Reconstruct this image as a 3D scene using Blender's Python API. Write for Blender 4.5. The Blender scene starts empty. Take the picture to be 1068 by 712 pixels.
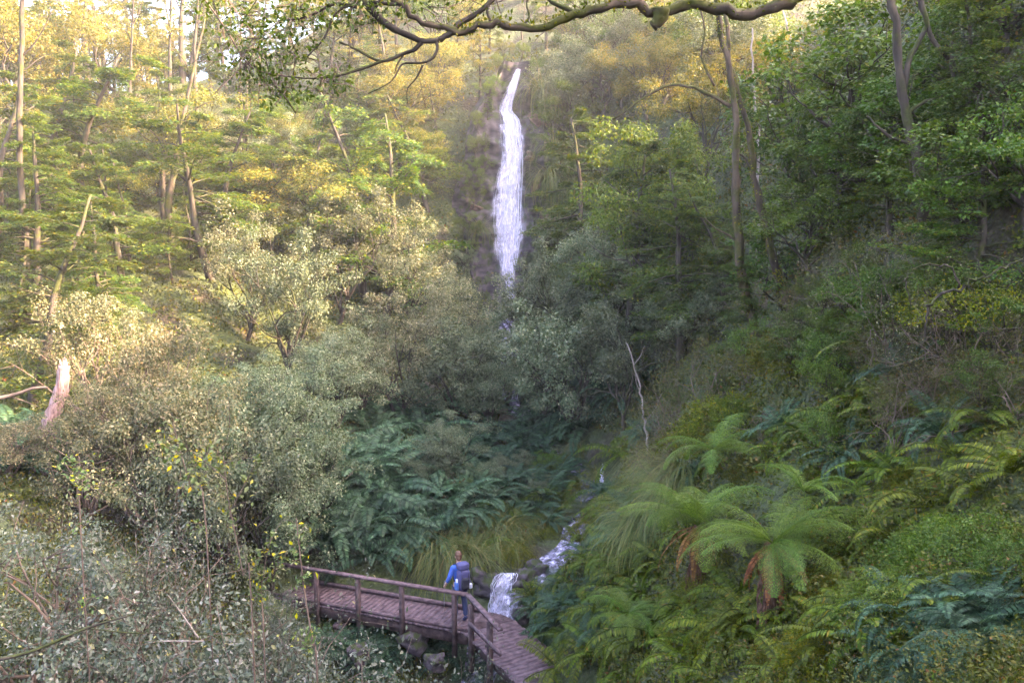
SATUR, WBT, WBN = 1.2, 6700, 18
import bpy, math, random
import numpy as np
from mathutils import Vector, Matrix, noise as mnoise
random.seed(7)
RNG = np.random.default_rng(11)
R = math.radians
SC = bpy.context.scene
COL = SC.collection
PITCH = R(6.0)
F = 800.0
CP, SP = math.cos(PITCH), math.sin(PITCH)

# ------------------------------------------------------------------ helpers
def pix(px, py, D):
    """world point seen at photo pixel (px,py) at ground distance D"""
    u = (px-534)/F; v = (356-py)/F
    fy = CP + v*SP; fz = -SP + v*CP
    k = D/fy
    return Vector((u*k, D, fz*k))

def proj(p):
    x, y, z = p
    d = y*CP - z*SP
    v = y*SP + z*CP
    return 534+F*x/d, 356-F*v/d

def link(o, parent=None):
    COL.objects.link(o)
    if parent is not None: o.parent = parent
    return o

def np_mesh(name, V, Fc, mats, smooth=False, mat_idx=None, uv=None):
    """V (n,3); Fc list of arrays each (m,k) faces of k verts"""
    me = bpy.data.meshes.new(name)
    V = np.asarray(V, dtype=np.float32)
    if not isinstance(Fc, (list, tuple)): Fc = [Fc]
    Fc = [np.asarray(f, dtype=np.int32) for f in Fc if len(f)]
    nl = sum(f.size for f in Fc); nf = sum(len(f) for f in Fc)
    me.vertices.add(len(V)); me.vertices.foreach_set('co', V.ravel())
    me.loops.add(nl); me.polygons.add(nf)
    me.loops.foreach_set('vertex_index', np.concatenate([f.ravel() for f in Fc]))
    st = []; tot = []; s = 0
    for f in Fc:
        k = f.shape[1]
        st.append(s+np.arange(len(f), dtype=np.int32)*k); tot.append(np.full(len(f), k, dtype=np.int32))
        s += f.size
    me.polygons.foreach_set('loop_start', np.concatenate(st).astype(np.int32))
    me.polygons.foreach_set('loop_total', np.concatenate(tot))
    if smooth: me.polygons.foreach_set('use_smooth', np.ones(nf, dtype=bool))
    if mat_idx is not None: me.polygons.foreach_set('material_index', np.asarray(mat_idx, dtype=np.int32))
    if uv is not None:
        ul = me.uv_layers.new(name='uv'); li = np.concatenate([f.ravel() for f in Fc]); ul.data.foreach_set('uv', np.asarray(uv, dtype=np.float32)[li].ravel())
    me.update(); me.validate(verbose=False)
    for m in (mats if isinstance(mats, (list, tuple)) else [mats]): me.materials.append(m)
    return me

class MB:
    """collects tubes, boxes, leaves into one mesh"""
    def __init__(s): s.V = []; s.F = {3: [], 4: []}; s.n = 0
    def add(s, V, Fc):
        V = np.asarray(V, dtype=np.float32).reshape(-1, 3); Fc = np.asarray(Fc, dtype=np.int32)
        s.V.append(V); s.F[Fc.shape[1]].append(Fc+s.n); s.n += len(V)
    def tube(s, pts, rad, sides=6, rough=0.0):
        P = np.asarray([tuple(p) for p in pts], dtype=float); n = len(P)
        if np.isscalar(rad): rad = [rad]*n
        T = np.gradient(P, axis=0); T /= (np.linalg.norm(T, axis=1)[:, None]+1e-9)
        up = np.array([0.0, 0, 1]) if abs(T[0][2]) < 0.9 else np.array([1.0, 0, 0])
        N = np.cross(T[0], up); N /= np.linalg.norm(N); out = []
        a = np.arange(sides)*2*math.pi/sides
        for i in range(n):
            N = N-T[i]*np.dot(N, T[i]); N /= (np.linalg.norm(N)+1e-9); B = np.cross(T[i], N)
            r = rad[i]*(1+rough*RNG.normal(size=sides)) if rough else np.full(sides, rad[i])
            out.append(P[i]+(np.cos(a)*r)[:, None]*N+(np.sin(a)*r)[:, None]*B)
        V = np.concatenate(out); f = []
        k = np.arange(sides); k2 = (k+1) % sides
        for i in range(n-1):
            f.append(np.stack([i*sides+k, i*sides+k2, (i+1)*sides+k2, (i+1)*sides+k], 1))
        s.add(V, np.concatenate(f))
        c = np.array([P[0], P[-1]]); base = s.n
        s.V.append(c.astype(np.float32)); s.n += 2
        o = base-len(V)
        s.F[3].append(np.stack([o+k2, o+k, np.full(sides, base)], 1).astype(np.int32))
        e = o+(n-1)*sides
        s.F[3].append(np.stack([e+k, e+k2, np.full(sides, base+1)], 1).astype(np.int32))
    def box(s, c, d, M=None, jit=0):
        c = np.array(c, float); d = np.array(d, float)/2
        v = np.array([[x, y, z] for x in (-1, 1) for y in (-1, 1) for z in (-1, 1)], float)*d
        if jit: v += RNG.normal(size=v.shape)*jit
        if M is not None: v = v@np.array(M.to_3x3()).T
        s.add(v+c, [[0, 1, 3, 2], [4, 6, 7, 5], [0, 4, 5, 1], [2, 3, 7, 6], [0, 2, 6, 4], [1, 5, 7, 3]])
    def beam(s, a, b, w, h, up=(0, 0, 1)):
        """box beam from a to b, width w (sideways), height h"""
        a = Vector(a); b = Vector(b); t = (b-a); L = t.length; t.normalize()
        sd = t.cross(Vector(up)).normalized(); u = sd.cross(t)
        vs = []
        for k in (0, L):
            for i in (-.5, .5):
                for j in (-.5, .5): vs.append(tuple(a+t*k+sd*i*w+u*j*h))
        s.add(vs, [[0, 1, 3, 2], [4, 6, 7, 5], [0, 4, 5, 1], [2, 3, 7, 6], [0, 2, 6, 4], [1, 5, 7, 3]])
    def leaves(s, pos, tan, nrm, L, W, fold=0.15):
        pos = np.asarray(pos, float); n = len(pos)
        if n == 0: return
        tan = tan/(np.linalg.norm(tan, axis=1)[:, None]+1e-9)
        sd = np.cross(tan, nrm); sd /= (np.linalg.norm(sd, axis=1)[:, None]+1e-9)
        nn = np.cross(sd, tan)
        L = np.broadcast_to(L, (n,))[:, None]; W = np.broadcast_to(W, (n,))[:, None]
        v0 = pos; mid = pos+tan*L*0.5+nn*fold*W
        v1 = mid+sd*W*0.5; v3 = mid-sd*W*0.5; v2 = pos+tan*L-nn*L*0.08
        V = np.stack([v0, v1, v2, v3], 1).reshape(-1, 3)
        b = np.arange(n)*4
        s.add(V, np.concatenate([np.stack([b, b+1, b+2], 1), np.stack([b, b+2, b+3], 1)]))
    def mesh(s, name, mats, smooth=False):
        V = np.concatenate(s.V)
        return np_mesh(name, V, [np.concatenate(f) for f in s.F.values() if f], mats, smooth)
    def build(s, name, mats, parent=None, smooth=False):
        return link(bpy.data.objects.new(name, s.mesh(name, mats, smooth)), parent)

def tag(o, label=None, cat=None, group=None, kind=None):
    if label: o['label'] = label
    if cat: o['category'] = cat
    if group: o['group'] = group
    if kind: o['kind'] = kind
    return o

def empty(name, loc=(0, 0, 0), rz=0):
    o = bpy.data.objects.new(name, None); o.empty_display_size = 0.2
    o.location = loc; o.rotation_euler = (0, 0, rz)
    return link(o)

# ------------------------------------------------------------------ materials
def newmat(name):
    m = bpy.data.materials.new(name); m.use_nodes = True
    nt = m.node_tree; nt.nodes.clear()
    return m, nt, nt.nodes, nt.links

def ramp(N, stops):
    r = N.new('ShaderNodeValToRGB'); e = r.color_ramp.elements
    while len(e) > 1: e.remove(e[-1])
    e[0].position = stops[0][0]; e[0].color = (*stops[0][1], 1)
    for p, c in stops[1:]:
        x = e.new(p); x.color = (*c, 1)
    return r

def leafmat(name, cols, transl=0.35, rough=0.5, ttint=(1.25, 1.15, 0.5), objvar=0.28, spec=0.2, sat=None):
    """cols: list of (position, colour) over random-per-leaf"""
    m, nt, N, L = newmat(name)
    g = N.new('ShaderNodeNewGeometry'); oi = N.new('ShaderNodeObjectInfo')
    r = ramp(N, cols); L.new(g.outputs['Random Per Island'], r.inputs[0])
    hs = N.new('ShaderNodeHueSaturation')
    mv = N.new('ShaderNodeMapRange'); mv.inputs[3].default_value = 1-objvar; mv.inputs[4].default_value = 1+objvar
    L.new(oi.outputs['Random'], mv.inputs[0]); L.new(mv.outputs[0], hs.inputs['Value'])
    mh = N.new('ShaderNodeMapRange'); mh.inputs[3].default_value = 0.485; mh.inputs[4].default_value = 0.52
    ml = N.new('ShaderNodeMath'); ml.operation = 'MULTIPLY'; ml.inputs[1].default_value = 7.13
    fr = N.new('ShaderNodeMath'); fr.operation = 'FRACT'
    L.new(oi.outputs['Random'], ml.inputs[0]); L.new(ml.outputs[0], fr.inputs[0]); L.new(fr.outputs[0], mh.inputs[0])
    hs.inputs['Saturation'].default_value = sat or SATUR
    L.new(mh.outputs[0], hs.inputs['Hue']); L.new(r.outputs[0], hs.inputs['Color'])
    p = N.new('ShaderNodeBsdfPrincipled'); p.inputs['Roughness'].default_value = rough
    p.inputs['Specular IOR Level'].default_value = spec
    L.new(hs.outputs[0], p.inputs['Base Color'])
    t = N.new('ShaderNodeBsdfTranslucent'); mx = N.new('ShaderNodeMix'); mx.data_type = 'RGBA'; mx.blend_type = 'MULTIPLY'
    mx.inputs[0].default_value = 1; L.new(hs.outputs[0], mx.inputs[6]); mx.inputs[7].default_value = (*ttint, 1)
    L.new(mx.outputs[2], t.inputs[0])
    ms = N.new('ShaderNodeMixShader'); ms.inputs[0].default_value = transl
    L.new(p.outputs[0], ms.inputs[1]); L.new(t.outputs[0], ms.inputs[2])
    o = N.new('ShaderNodeOutputMaterial'); L.new(ms.outputs[0], o.inputs[0])
    return m

def barkmat(name, c1, c2, moss=None, moss_amt=0.5, scale=6, bump=0.6, stretch=(1, 1, 0.25)):
    m, nt, N, L = newmat(name)
    tc = N.new('ShaderNodeTexCoord'); mp = N.new('ShaderNodeMapping'); mp.inputs['Scale'].default_value = stretch
    L.new(tc.outputs['Object'], mp.inputs[0])
    n1 = N.new('ShaderNodeTexNoise'); n1.inputs['Scale'].default_value = scale; n1.inputs['Detail'].default_value = 8
    L.new(mp.outputs[0], n1.inputs[0])
    r = ramp(N, [(0.32, c1), (0.68, c2)]); L.new(n1.outputs[0], r.inputs[0])
    col = r.outputs[0]
    if moss:
        n2 = N.new('ShaderNodeTexNoise'); n2.inputs['Scale'].default_value = 2.3; n2.inputs['Detail'].default_value = 6
        L.new(tc.outputs['Object'], n2.inputs[0])
        g = N.new('ShaderNodeNewGeometry'); sx = N.new('ShaderNodeSeparateXYZ'); L.new(g.outputs['Normal'], sx.inputs[0])
        ma = N.new('ShaderNodeMath'); ma.operation = 'MULTIPLY_ADD'; ma.inputs[1].default_value = 0.16
        L.new(sx.outputs[2], ma.inputs[0]); L.new(n2.outputs[0], ma.inputs[2])
        mr = N.new('ShaderNodeMapRange'); mr.inputs[1].default_value = 0.62-moss_amt*0.3; mr.inputs[2].default_value = 0.72-moss_amt*0.3
        L.new(ma.outputs[0], mr.inputs[0])
        mx = N.new('ShaderNodeMix'); mx.data_type = 'RGBA'
        n3 = N.new('ShaderNodeTexNoise'); n3.inputs['Scale'].default_value = 25; L.new(tc.outputs['Object'], n3.inputs[0])
        r3 = ramp(N, [(0.3, tuple(c*0.5 for c in moss)), (0.7, moss)]); L.new(n3.outputs[0], r3.inputs[0])
        L.new(mr.outputs[0], mx.inputs[0]); L.new(col, mx.inputs[6]); L.new(r3.outputs[0], mx.inputs[7])
        col = mx.outputs[2]
    p = N.new('ShaderNodeBsdfPrincipled'); p.inputs['Roughness'].default_value = 0.85
    p.inputs['Specular IOR Level'].default_value = 0.2
    L.new(col, p.inputs['Base Color'])
    b = N.new('ShaderNodeBump'); b.inputs['Strength'].default_value = bump; b.inputs['Distance'].default_value = 0.03
    L.new(n1.outputs[0], b.inputs['Height']); L.new(b.outputs[0], p.inputs['Normal'])
    o = N.new('ShaderNodeOutputMaterial'); L.new(p.outputs[0], o.inputs[0])
    return m

def plain(name, c, rough=0.7, var=0.25, scale=12, metal=0):
    m, nt, N, L = newmat(name)
    tc = N.new('ShaderNodeTexCoord'); n1 = N.new('ShaderNodeTexNoise'); n1.inputs['Scale'].default_value = scale
    n1.inputs['Detail'].default_value = 6
    L.new(tc.outputs['Object'], n1.inputs[0])
    r = ramp(N, [(0.3, tuple(x*(1-var) for x in c)), (0.7, tuple(x*(1+var) for x in c))]); L.new(n1.outputs[0], r.inputs[0])
    p = N.new('ShaderNodeBsdfPrincipled'); p.inputs['Roughness'].default_value = rough; p.inputs['Metallic'].default_value = metal
    L.new(r.outputs[0], p.inputs['Base Color'])
    b = N.new('ShaderNodeBump'); b.inputs['Strength'].default_value = 0.3; b.inputs['Distance'].default_value = 0.01
    L.new(n1.outputs[0], b.inputs['Height']); L.new(b.outputs[0], p.inputs['Normal'])
    o = N.new('ShaderNodeOutputMaterial'); L.new(p.outputs[0], o.inputs[0])
    return m

M = {}
M['beech'] = leafmat('beech_leaves', [(0, (.03, .055, .018)), (.5, (.05, .08, .022)), (.85, (.08, .11, .028)), (1, (.15, .14, .03))], .42, ttint=(1.35, 1.15, .35))
M['bushy'] = leafmat('bushy_leaves', [(0, (.032, .055, .014)), (.5, (.058, .088, .02)), (.85, (.09, .12, .03)), (1, (.14, .14, .035))], .42)
M['gold'] = leafmat('golden_leaves', [(0, (.055, .07, .016)), (.5, (.10, .11, .024)), (.85, (.17, .155, .034)), (1, (.25, .19, .05))], .48, ttint=(1.3, 1.08, .4), sat=1)  # warm sunlight is put into this leaf colour
M['grey'] = leafmat('grey_leaves', [(0, (.042, .062, .034)), (.5, (.088, .112, .06)), (.86, (.15, .17, .10)), (1, (.25, .245, .16))], .32, .45, sat=1)
M['dun'] = leafmat('dun_leaves', [(0, (.05, .06, .032)), (.45, (.092, .10, .054)), (.85, (.155, .145, .085)), (1, (.24, .21, .14))], .35, sat=1)
M['cream'] = leafmat('cream_leaves', [(0, (.045, .056, .028)), (.4, (.082, .09, .044)), (.8, (.155, .135, .075)), (1, (.28, .225, .14))], .35, sat=1)
M['pale'] = leafmat('pale_leaves', [(0, (.03, .043, .026)), (.4, (.06, .08, .048)), (.8, (.115, .125, .095)), (.97, (.19, .18, .165)), (1, (.26, .24, .05))], .3, .45, (1.1, 1.1, .8), .2, .35, sat=1)
M['broad'] = leafmat('broad_leaves', [(0, (.03, .05, .013)), (.5, (.055, .088, .02)), (.9, (.095, .135, .035)), (1, (.16, .16, .05))], .38, .45, (1.2, 1.2, .4), .3, .25)
M['twigleaf'] = leafmat('twig_leaves', [(0, (.035, .04, .015)), (.5, (.06, .066, .024)), (.9, (.095, .085, .035)), (1, (.12, .07, .035))], .35)
M['sapling'] = leafmat('sapling_leaves', [(0, (.06, .09, .035)), (.5, (.10, .13, .055)), (.8, (.18, .19, .11)), (.93, (.34, .31, .05)), (1, (.42, .25, .035))], .4, .4)
M['fernteal'] = leafmat('fern_dark', [(0, (.014, .034, .017)), (.6, (.032, .07, .034)), (1, (.065, .12, .058))], .32, .5, (1.15, 1.2, .7), .3, sat=1)
M['fernlime'] = leafmat('fern_lime', [(0, (.03, .045, .01)), (.5, (.066, .09, .017)), (.9, (.115, .14, .028)), (1, (.17, .12, .035))], .4, .5, (1.2, 1.2, .4), .3)
M['treefern'] = leafmat('fern_tree', [(0, (.045, .075, .02)), (.6, (.088, .135, .034)), (1, (.15, .20, .06))], .4, .45, (1.2, 1.2, .4), .2)
M['sedge'] = leafmat('sedge_blades', [(0, (.06, .08, .028)), (.5, (.10, .12, .045)), (.85, (.16, .165, .07)), (1, (.26, .20, .10))], .35, .45, objvar=.2)
M['moss'] = leafmat('moss_tufts', [(0, (.04, .05, .008)), (.5, (.075, .085, .012)), (.9, (.12, .12, .02)), (1, (.16, .10, .02))], .25, .7, objvar=.3)
M['cover'] = leafmat('cover_leaves', [(0, (.018, .024, .009)), (.4, (.042, .055, .015)), (.8, (.08, .09, .024)), (.95, (.12, .10, .035)), (1, (.11, .055, .025))], .3)
M['deadfrond'] = leafmat('dead_fronds', [(0, (.06, .028, .018)), (.6, (.11, .052, .03)), (1, (.17, .09, .05))], .2, .8)
M['bark'] = barkmat('bark_grey', (.018, .013, .011), (.065, .05, .04), (.045, .05, .012), .3, bump=1)
M['barkmoss'] = barkmat('bark_mossy', (.03, .022, .017), (.10, .07, .05), (.055, .055, .012), .5, bump=1)
M['barkpale'] = barkmat('bark_pale', (.09, .07, .065), (.30, .25, .23), (.08, .09, .03), .1)
M['twig'] = barkmat('twig_brown', (.06, .04, .035), (.16, .115, .09), None)
M['snag'] = barkmat('snag_wood', (.08, .042, .042), (.34, .22, .21), None, scale=9, stretch=(2.5, 2.5, .25))
M['rock'] = barkmat('rock', (.018, .014, .018), (.085, .066, .075), (.04, .05, .016), .22, scale=1.6, bump=1, stretch=(1, 1, 2.4))
M['rockpink'] = barkmat('rock_pink', (.07, .04, .035), (.19, .12, .10), (.07, .09, .02), .1, scale=2.5, bump=1, stretch=(1, 1, 1.6))
M['fibre'] = barkmat('trunk_fibre', (.035, .018, .012), (.14, .065, .045), None, scale=18, bump=1, stretch=(2, 2, .3))
M['timber'] = barkmat('timber', (.055, .035, .042), (.15, .10, .11), None, 0, scale=7, stretch=(1, 1, 1))
M['timberdark'] = barkmat('timber_dark', (.035, .022, .025), (.11, .07, .07), None, 0, scale=7, stretch=(1, 1, 1))

# ground
def groundmat():
    m, nt, N, L = newmat('forest_floor')
    tc = N.new('ShaderNodeTexCoord')
    n1 = N.new('ShaderNodeTexNoise'); n1.inputs['Scale'].default_value = .6; n1.inputs['Detail'].default_value = 10
    L.new(tc.outputs['Object'], n1.inputs[0])
    n2 = N.new('ShaderNodeTexNoise'); n2.inputs['Scale'].default_value = 7; n2.inputs['Detail'].default_value = 8
    L.new(tc.outputs['Object'], n2.inputs[0])
    r1 = ramp(N, [(.35, (.035, .025, .015)), (.5, (.035, .05, .015)), (.65, (.06, .08, .02))]); L.new(n1.outputs[0], r1.inputs[0])
    r2 = ramp(N, [(.3, (.4, .4, .4)), (.7, (1.3, 1.2, 1))]); L.new(n2.outputs[0], r2.inputs[0])
    mx = N.new('ShaderNodeMix'); mx.data_type = 'RGBA'; mx.blend_type = 'MULTIPLY'; mx.inputs[0].default_value = 1
    L.new(r1.outputs[0], mx.inputs[6]); L.new(r2.outputs[0], mx.inputs[7])
    p = N.new('ShaderNodeBsdfPrincipled'); p.inputs['Roughness'].default_value = .9
    L.new(mx.outputs[2], p.inputs['Base Color'])
    b = N.new('ShaderNodeBump'); b.inputs['Strength'].default_value = 1; b.inputs['Distance'].default_value = .15
    L.new(n2.outputs[0], b.inputs['Height']); L.new(b.outputs[0], p.inputs['Normal'])
    o = N.new('ShaderNodeOutputMaterial'); L.new(p.outputs[0], o.inputs[0])
    return m
M['ground'] = groundmat()

def watermat(name, foam_lo, foam_hi, scale=3):
    m, nt, N, L = newmat(name)
    tc = N.new('ShaderNodeTexCoord')
    n1 = N.new('ShaderNodeTexNoise'); n1.inputs['Scale'].default_value = scale; n1.inputs['Detail'].default_value = 8; n1.inputs['Roughness'].default_value = .7
    L.new(tc.outputs['Object'], n1.inputs[0])
    r = ramp(N, [(foam_lo, (.03, .027, .035)), ((foam_lo+foam_hi)/2, (.20, .18, .27)), (foam_hi, (.70, .67, .80))]); L.new(n1.outputs[0], r.inputs[0])
    p = N.new('ShaderNodeBsdfPrincipled'); p.inputs['Roughness'].default_value = .18
    L.new(r.outputs[0], p.inputs['Base Color'])
    b = N.new('ShaderNodeBump'); b.inputs['Strength'].default_value = .8; b.inputs['Distance'].default_value = .06
    L.new(n1.outputs[0], b.inputs['Height']); L.new(b.outputs[0], p.inputs['Normal'])
    o = N.new('ShaderNodeOutputMaterial'); L.new(p.outputs[0], o.inputs[0])
    return m
M['stream'] = watermat('stream_water', .46, .68, 4)
def strandmat():
    m, nt, N, L = newmat('falling_water')
    g = N.new('ShaderNodeNewGeometry')
    r = ramp(N, [(0, (.45, .43, .56)), (.5, (.64, .62, .75)), (1, (.84, .82, .92))]); L.new(g.outputs['Random Per Island'], r.inputs[0])
    p = N.new('ShaderNodeBsdfPrincipled'); p.inputs['Roughness'].default_value = .35
    L.new(r.outputs[0], p.inputs['Base Color'])
    t = N.new('ShaderNodeBsdfTranslucent'); L.new(r.outputs[0], t.inputs[0])
    ms = N.new('ShaderNodeMixShader'); ms.inputs[0].default_value = .4
    L.new(p.outputs[0], ms.inputs[1]); L.new(t.outputs[0], ms.inputs[2])
    o = N.new('ShaderNodeOutputMaterial'); L.new(ms.outputs[0], o.inputs[0])
    return m
M['strand'] = strandmat()
def sheetmat(su=9, sv=3.2):
    """falling water: soft streaks, thin at the edges, see-through between them"""
    m, nt, N, L = newmat('water_film')
    tc = N.new('ShaderNodeUVMap'); tc.uv_map = 'uv'; oi = N.new('ShaderNodeObjectInfo')
    def nz(sx, sy, sc, det):
        mp = N.new('ShaderNodeMapping'); mp.inputs['Scale'].default_value = (sx, sy, 1); L.new(tc.outputs[0], mp.inputs[0])
        ad = N.new('ShaderNodeVectorMath'); ad.operation = 'ADD'; L.new(mp.outputs[0], ad.inputs[0])
        cb = N.new('ShaderNodeCombineXYZ'); mu = N.new('ShaderNodeMath'); mu.operation = 'MULTIPLY'; mu.inputs[1].default_value = 50; L.new(oi.outputs['Random'], mu.inputs[0]); L.new(mu.outputs[0], cb.inputs[2])
        L.new(cb.outputs[0], ad.inputs[1])
        n = N.new('ShaderNodeTexNoise'); n.inputs['Scale'].default_value = sc; n.inputs['Detail'].default_value = det; n.inputs['Roughness'].default_value = .6; n.inputs['Distortion'].default_value = .25
        L.new(ad.outputs[0], n.inputs[0]); return n.outputs[0]
    a = nz(su, sv, 1, 6); b_ = nz(su*4, sv*3.2, 1, 5); c_ = nz(2.2, sv*2, 1, 3)
    def mth(op, x, y):
        n = N.new('ShaderNodeMath'); n.operation = op
        for k, q in enumerate((x, y)):
            if isinstance(q, (int, float)): n.inputs[k].default_value = q
            else: L.new(q, n.inputs[k])
        return n.outputs[0]
    sx = N.new('ShaderNodeSeparateXYZ'); L.new(tc.outputs[0], sx.inputs[0])
    e = mth('SUBTRACT', 1, mth('MULTIPLY', mth('ABSOLUTE', mth('SUBTRACT', sx.outputs[0], .5), 0), 2))   # 0 at the edges, 1 in the middle
    e = mth('MINIMUM', mth('MULTIPLY', e, 1.5), 1)
    v = mth('ADD', mth('ADD', mth('MULTIPLY', a, .55), mth('MULTIPLY', b_, .30)), mth('MULTIPLY', c_, .35))
    v = mth('ADD', v, mth('MULTIPLY', e, .30))
    mr = N.new('ShaderNodeMapRange'); mr.inputs[1].default_value = .80; mr.inputs[2].default_value = 1.14; L.new(v, mr.inputs[0])
    cr = ramp(N, [(.35, (.30, .27, .42)), (.6, (.66, .63, .80))]); L.new(b_, cr.inputs[0])
    p = N.new('ShaderNodeBsdfPrincipled'); p.inputs['Roughness'].default_value = .5; L.new(cr.outputs[0], p.inputs['Base Color'])
    t = N.new('ShaderNodeBsdfTransparent')
    ms = N.new('ShaderNodeMixShader'); L.new(mr.outputs[0], ms.inputs[0]); L.new(t.outputs[0], ms.inputs[1]); L.new(p.outputs[0], ms.inputs[2])
    o = N.new('ShaderNodeOutputMaterial'); L.new(ms.outputs[0], o.inputs[0])
    return m
M['film'] = sheetmat()

# ------------------------------------------------------------------ terrain
CPTS = np.array([
 # stream bed
 (-6, 8, -12.6), (-3.5, 12, -11.8), (-1.6, 15.5, -10.9), (-.6, 18.3, -9.9), (-.2, 19.8, -8.7), (1.3, 21, -8.4), (2.3, 23, -7.9), (2.9, 26, -7.3), (1.5, 30, -6.8), (0, 35, -6.3), (0, 42, -4.6), (0, 47.5, -2.8),
 (-.2, 50, 2), (0, 53, 7.5), (.3, 56, 13), (.3, 62, 16.5), (0, 78, 28), (0, 105, 46),
 # near camera, right bank; unseen right ridge shaped to shadow the gully
 (0, -3, -1.2), (0, 0, -1.7), (3, 0, -1.1), (6, 0, .8), (12, 0, 6), (-3, 0, -2.6), (-8, 0, -4.2), (-16, 0, -6), (0, 4, -4.0), (3, 5, -2.9), (3.2, 7.5, -3.9),
 (-1, 8, -8), (0, 12, -9.6), (1.8, 12, -7.3), (1.4, 14, -8.7), (3.2, 12, -5), (3, 16, -6.3), (4.6, 16, -3.8), (6.4, 14, -.6), (5.4, 10, -2.2), (8, 10, 1.5), (9, 16, 4.5), (12, 20, 8), (19, 20, 15.5), (25, 20, 18.5),
 (25, 0, 17.5), (25, 40, 14.5), (26, 60, 20), (3.6, 20, -6.4), (5.4, 20, -4.4), (5, 25, -4.5), (8, 25, .5), (12, 30, 6), (10, 40, 7), (5, 38, -.5), (10, 50, 11), (15, 60, 19), (20, 80, 35), (5, 46, 3.5), (4.4, 52, 9), (4.4, 57, 14), (35, 20, 14), (35, 60, 21), (45, 0, 10), (40, 100, 45),
 # left side
 (-6.4, 20.3, -9.0), (-4, 18, -10.2), (-4.4, 21.5, -8.6), (-7, 16, -8.6), (-5, 10, -9.5), (-9, 10, -7), (-10, 15, -6.5), (-14, 14, -5.4), (-13, 22, -5.6), (-9.5, 22, -6.8), (-3, 24, -7.8), (-6, 27, -6.6), (-3.5, 32, -5.9), (-7, 36, -4.2), (-11, 30, -4.6), (-16, 30, -2.6), (-16, 38, .5),
 (-8, 44, -.2), (-3.6, 48, .5), (-4.2, 53, 7), (-4, 58, 12.5), (-9, 60, 12.5), (-21, 50, 5.5), (-20, 40, 1.2), (-32, 50, 9), (-27, 30, -.5), (-32, 18, -3), (-22, 10, -5), (-25, 66, 14), (-42, 62, 13), (-12, 76, 24), (-45, 92, 17), (-20, 95, 27), (-65, 55, 16), (-60, 15, 2), (-70, 100, 18),
 (-50, -20, -4), (0, -20, 2), (50, -20, 12), (0, 125, 50), (60, 125, 45), (-60, 125, 14), (80, 50, 15), (-90, 50, 22),
])
def tps_fit(P):
    n = len(P); X = P[:, :2]
    d = np.linalg.norm(X[:, None]-X[None], axis=2)
    K = np.where(d > 0, d*d*np.log(d+1e-9), 0)+np.eye(n)*.8
    Q = np.c_[np.ones(n), X]
    A = np.zeros((n+3, n+3)); A[:n, :n] = K; A[:n, n:] = Q; A[n:, :n] = Q.T
    return np.linalg.solve(A, np.r_[P[:, 2], 0, 0, 0])
TPS = tps_fit(CPTS)
def _lat(ix, iy, s):
    h = np.sin(ix*127.1+iy*311.7+s*74.7)*43758.5453
    return h-np.floor(h)
def vnoise(x, y, s=0):
    ix = np.floor(x); iy = np.floor(y); fx = x-ix; fy = y-iy
    fx = fx*fx*(3-2*fx); fy = fy*fy*(3-2*fy)
    a = _lat(ix, iy, s); b = _lat(ix+1, iy, s); c = _lat(ix, iy+1, s); d = _lat(ix+1, iy+1, s)
    return (a*(1-fx)+b*fx)*(1-fy)+(c*(1-fx)+d*fx)*fy
STREAM = np.array([(-6, 8), (-3.5, 12), (-1.6, 15.5), (-.6, 18.3), (-.2, 19.8), (1.3, 21), (2.3, 23), (2.9, 26), (1.5, 30), (0, 35), (0, 42), (0, 47.5)], float)
def dist_stream(x, y):
    d = np.full(np.shape(x), 1e9)
    for a, b in zip(STREAM[:-1], STREAM[1:]):
        ab = b-a; t = np.clip(((x-a[0])*ab[0]+(y-a[1])*ab[1])/(ab@ab), 0, 1)
        d = np.minimum(d, np.hypot(x-a[0]-t*ab[0], y-a[1]-t*ab[1]))
    return d
def height(x, y, rough=True):
    x = np.asarray(x, float); y = np.asarray(y, float)
    sh = x.shape; xf = x.ravel(); yf = y.ravel()
    z = np.zeros(len(xf))
    n = len(CPTS)
    for i in range(0, len(xf), 20000):
        d2 = (xf[i:i+20000, None]-CPTS[None, :, 0])**2+(yf[i:i+20000, None]-CPTS[None, :, 1])**2
        K = .5*d2*np.log(d2+1e-9)
        z[i:i+20000] = K@TPS[:n]+TPS[n]+TPS[n+1]*xf[i:i+20000]+TPS[n+2]*yf[i:i+20000]
    if rough:
        a = np.clip(dist_stream(xf, yf)/2.5, .12, 1)
        near = np.clip(np.hypot(xf, yf)/6, 0, 1)
        z += near*a*((vnoise(xf/5, yf/5, 1)-.5)*1.4+(vnoise(xf/1.7, yf/1.7, 2)-.5)*.7+(vnoise(xf/.6, yf/.6, 3)-.5)*.25)
        z -= .35*np.exp(-(dist_stream(xf, yf)/.7)**2)
    return z.reshape(sh)
def hz(x, y): return float(height(np.array([x]), np.array([y]))[0])

def warp(t, a, b, c, p):   # t in -1..1 ; dense near c
    return np.where(t < 0, c+(c-a)*-(np.abs(t)**p), c+(b-c)*(np.abs(t)**p))
gx = warp(np.linspace(-1, 1, 380), -92, 92, 0, 1.9)
gy = np.concatenate([np.linspace(-22, 4, 24), np.linspace(4.2, 30, 120), np.linspace(30.3, 60, 90), np.linspace(61, 128, 60)])
GX, GY = np.meshgrid(gx, gy); GZ = height(GX, GY)
nx, ny = len(gx), len(gy)
idx = np.arange(nx*ny).reshape(ny, nx)
q = np.stack([idx[:-1, :-1], idx[:-1, 1:], idx[1:, 1:], idx[1:, :-1]], -1).reshape(-1, 4)
ter = link(bpy.data.objects.new('terrain', np_mesh('terrain', np.stack([GX, GY, GZ], -1).reshape(-1, 3), q, M['ground'], True)))
tag(ter, 'dark mossy forest floor of the steep gully', 'ground', kind='structure')

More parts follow.
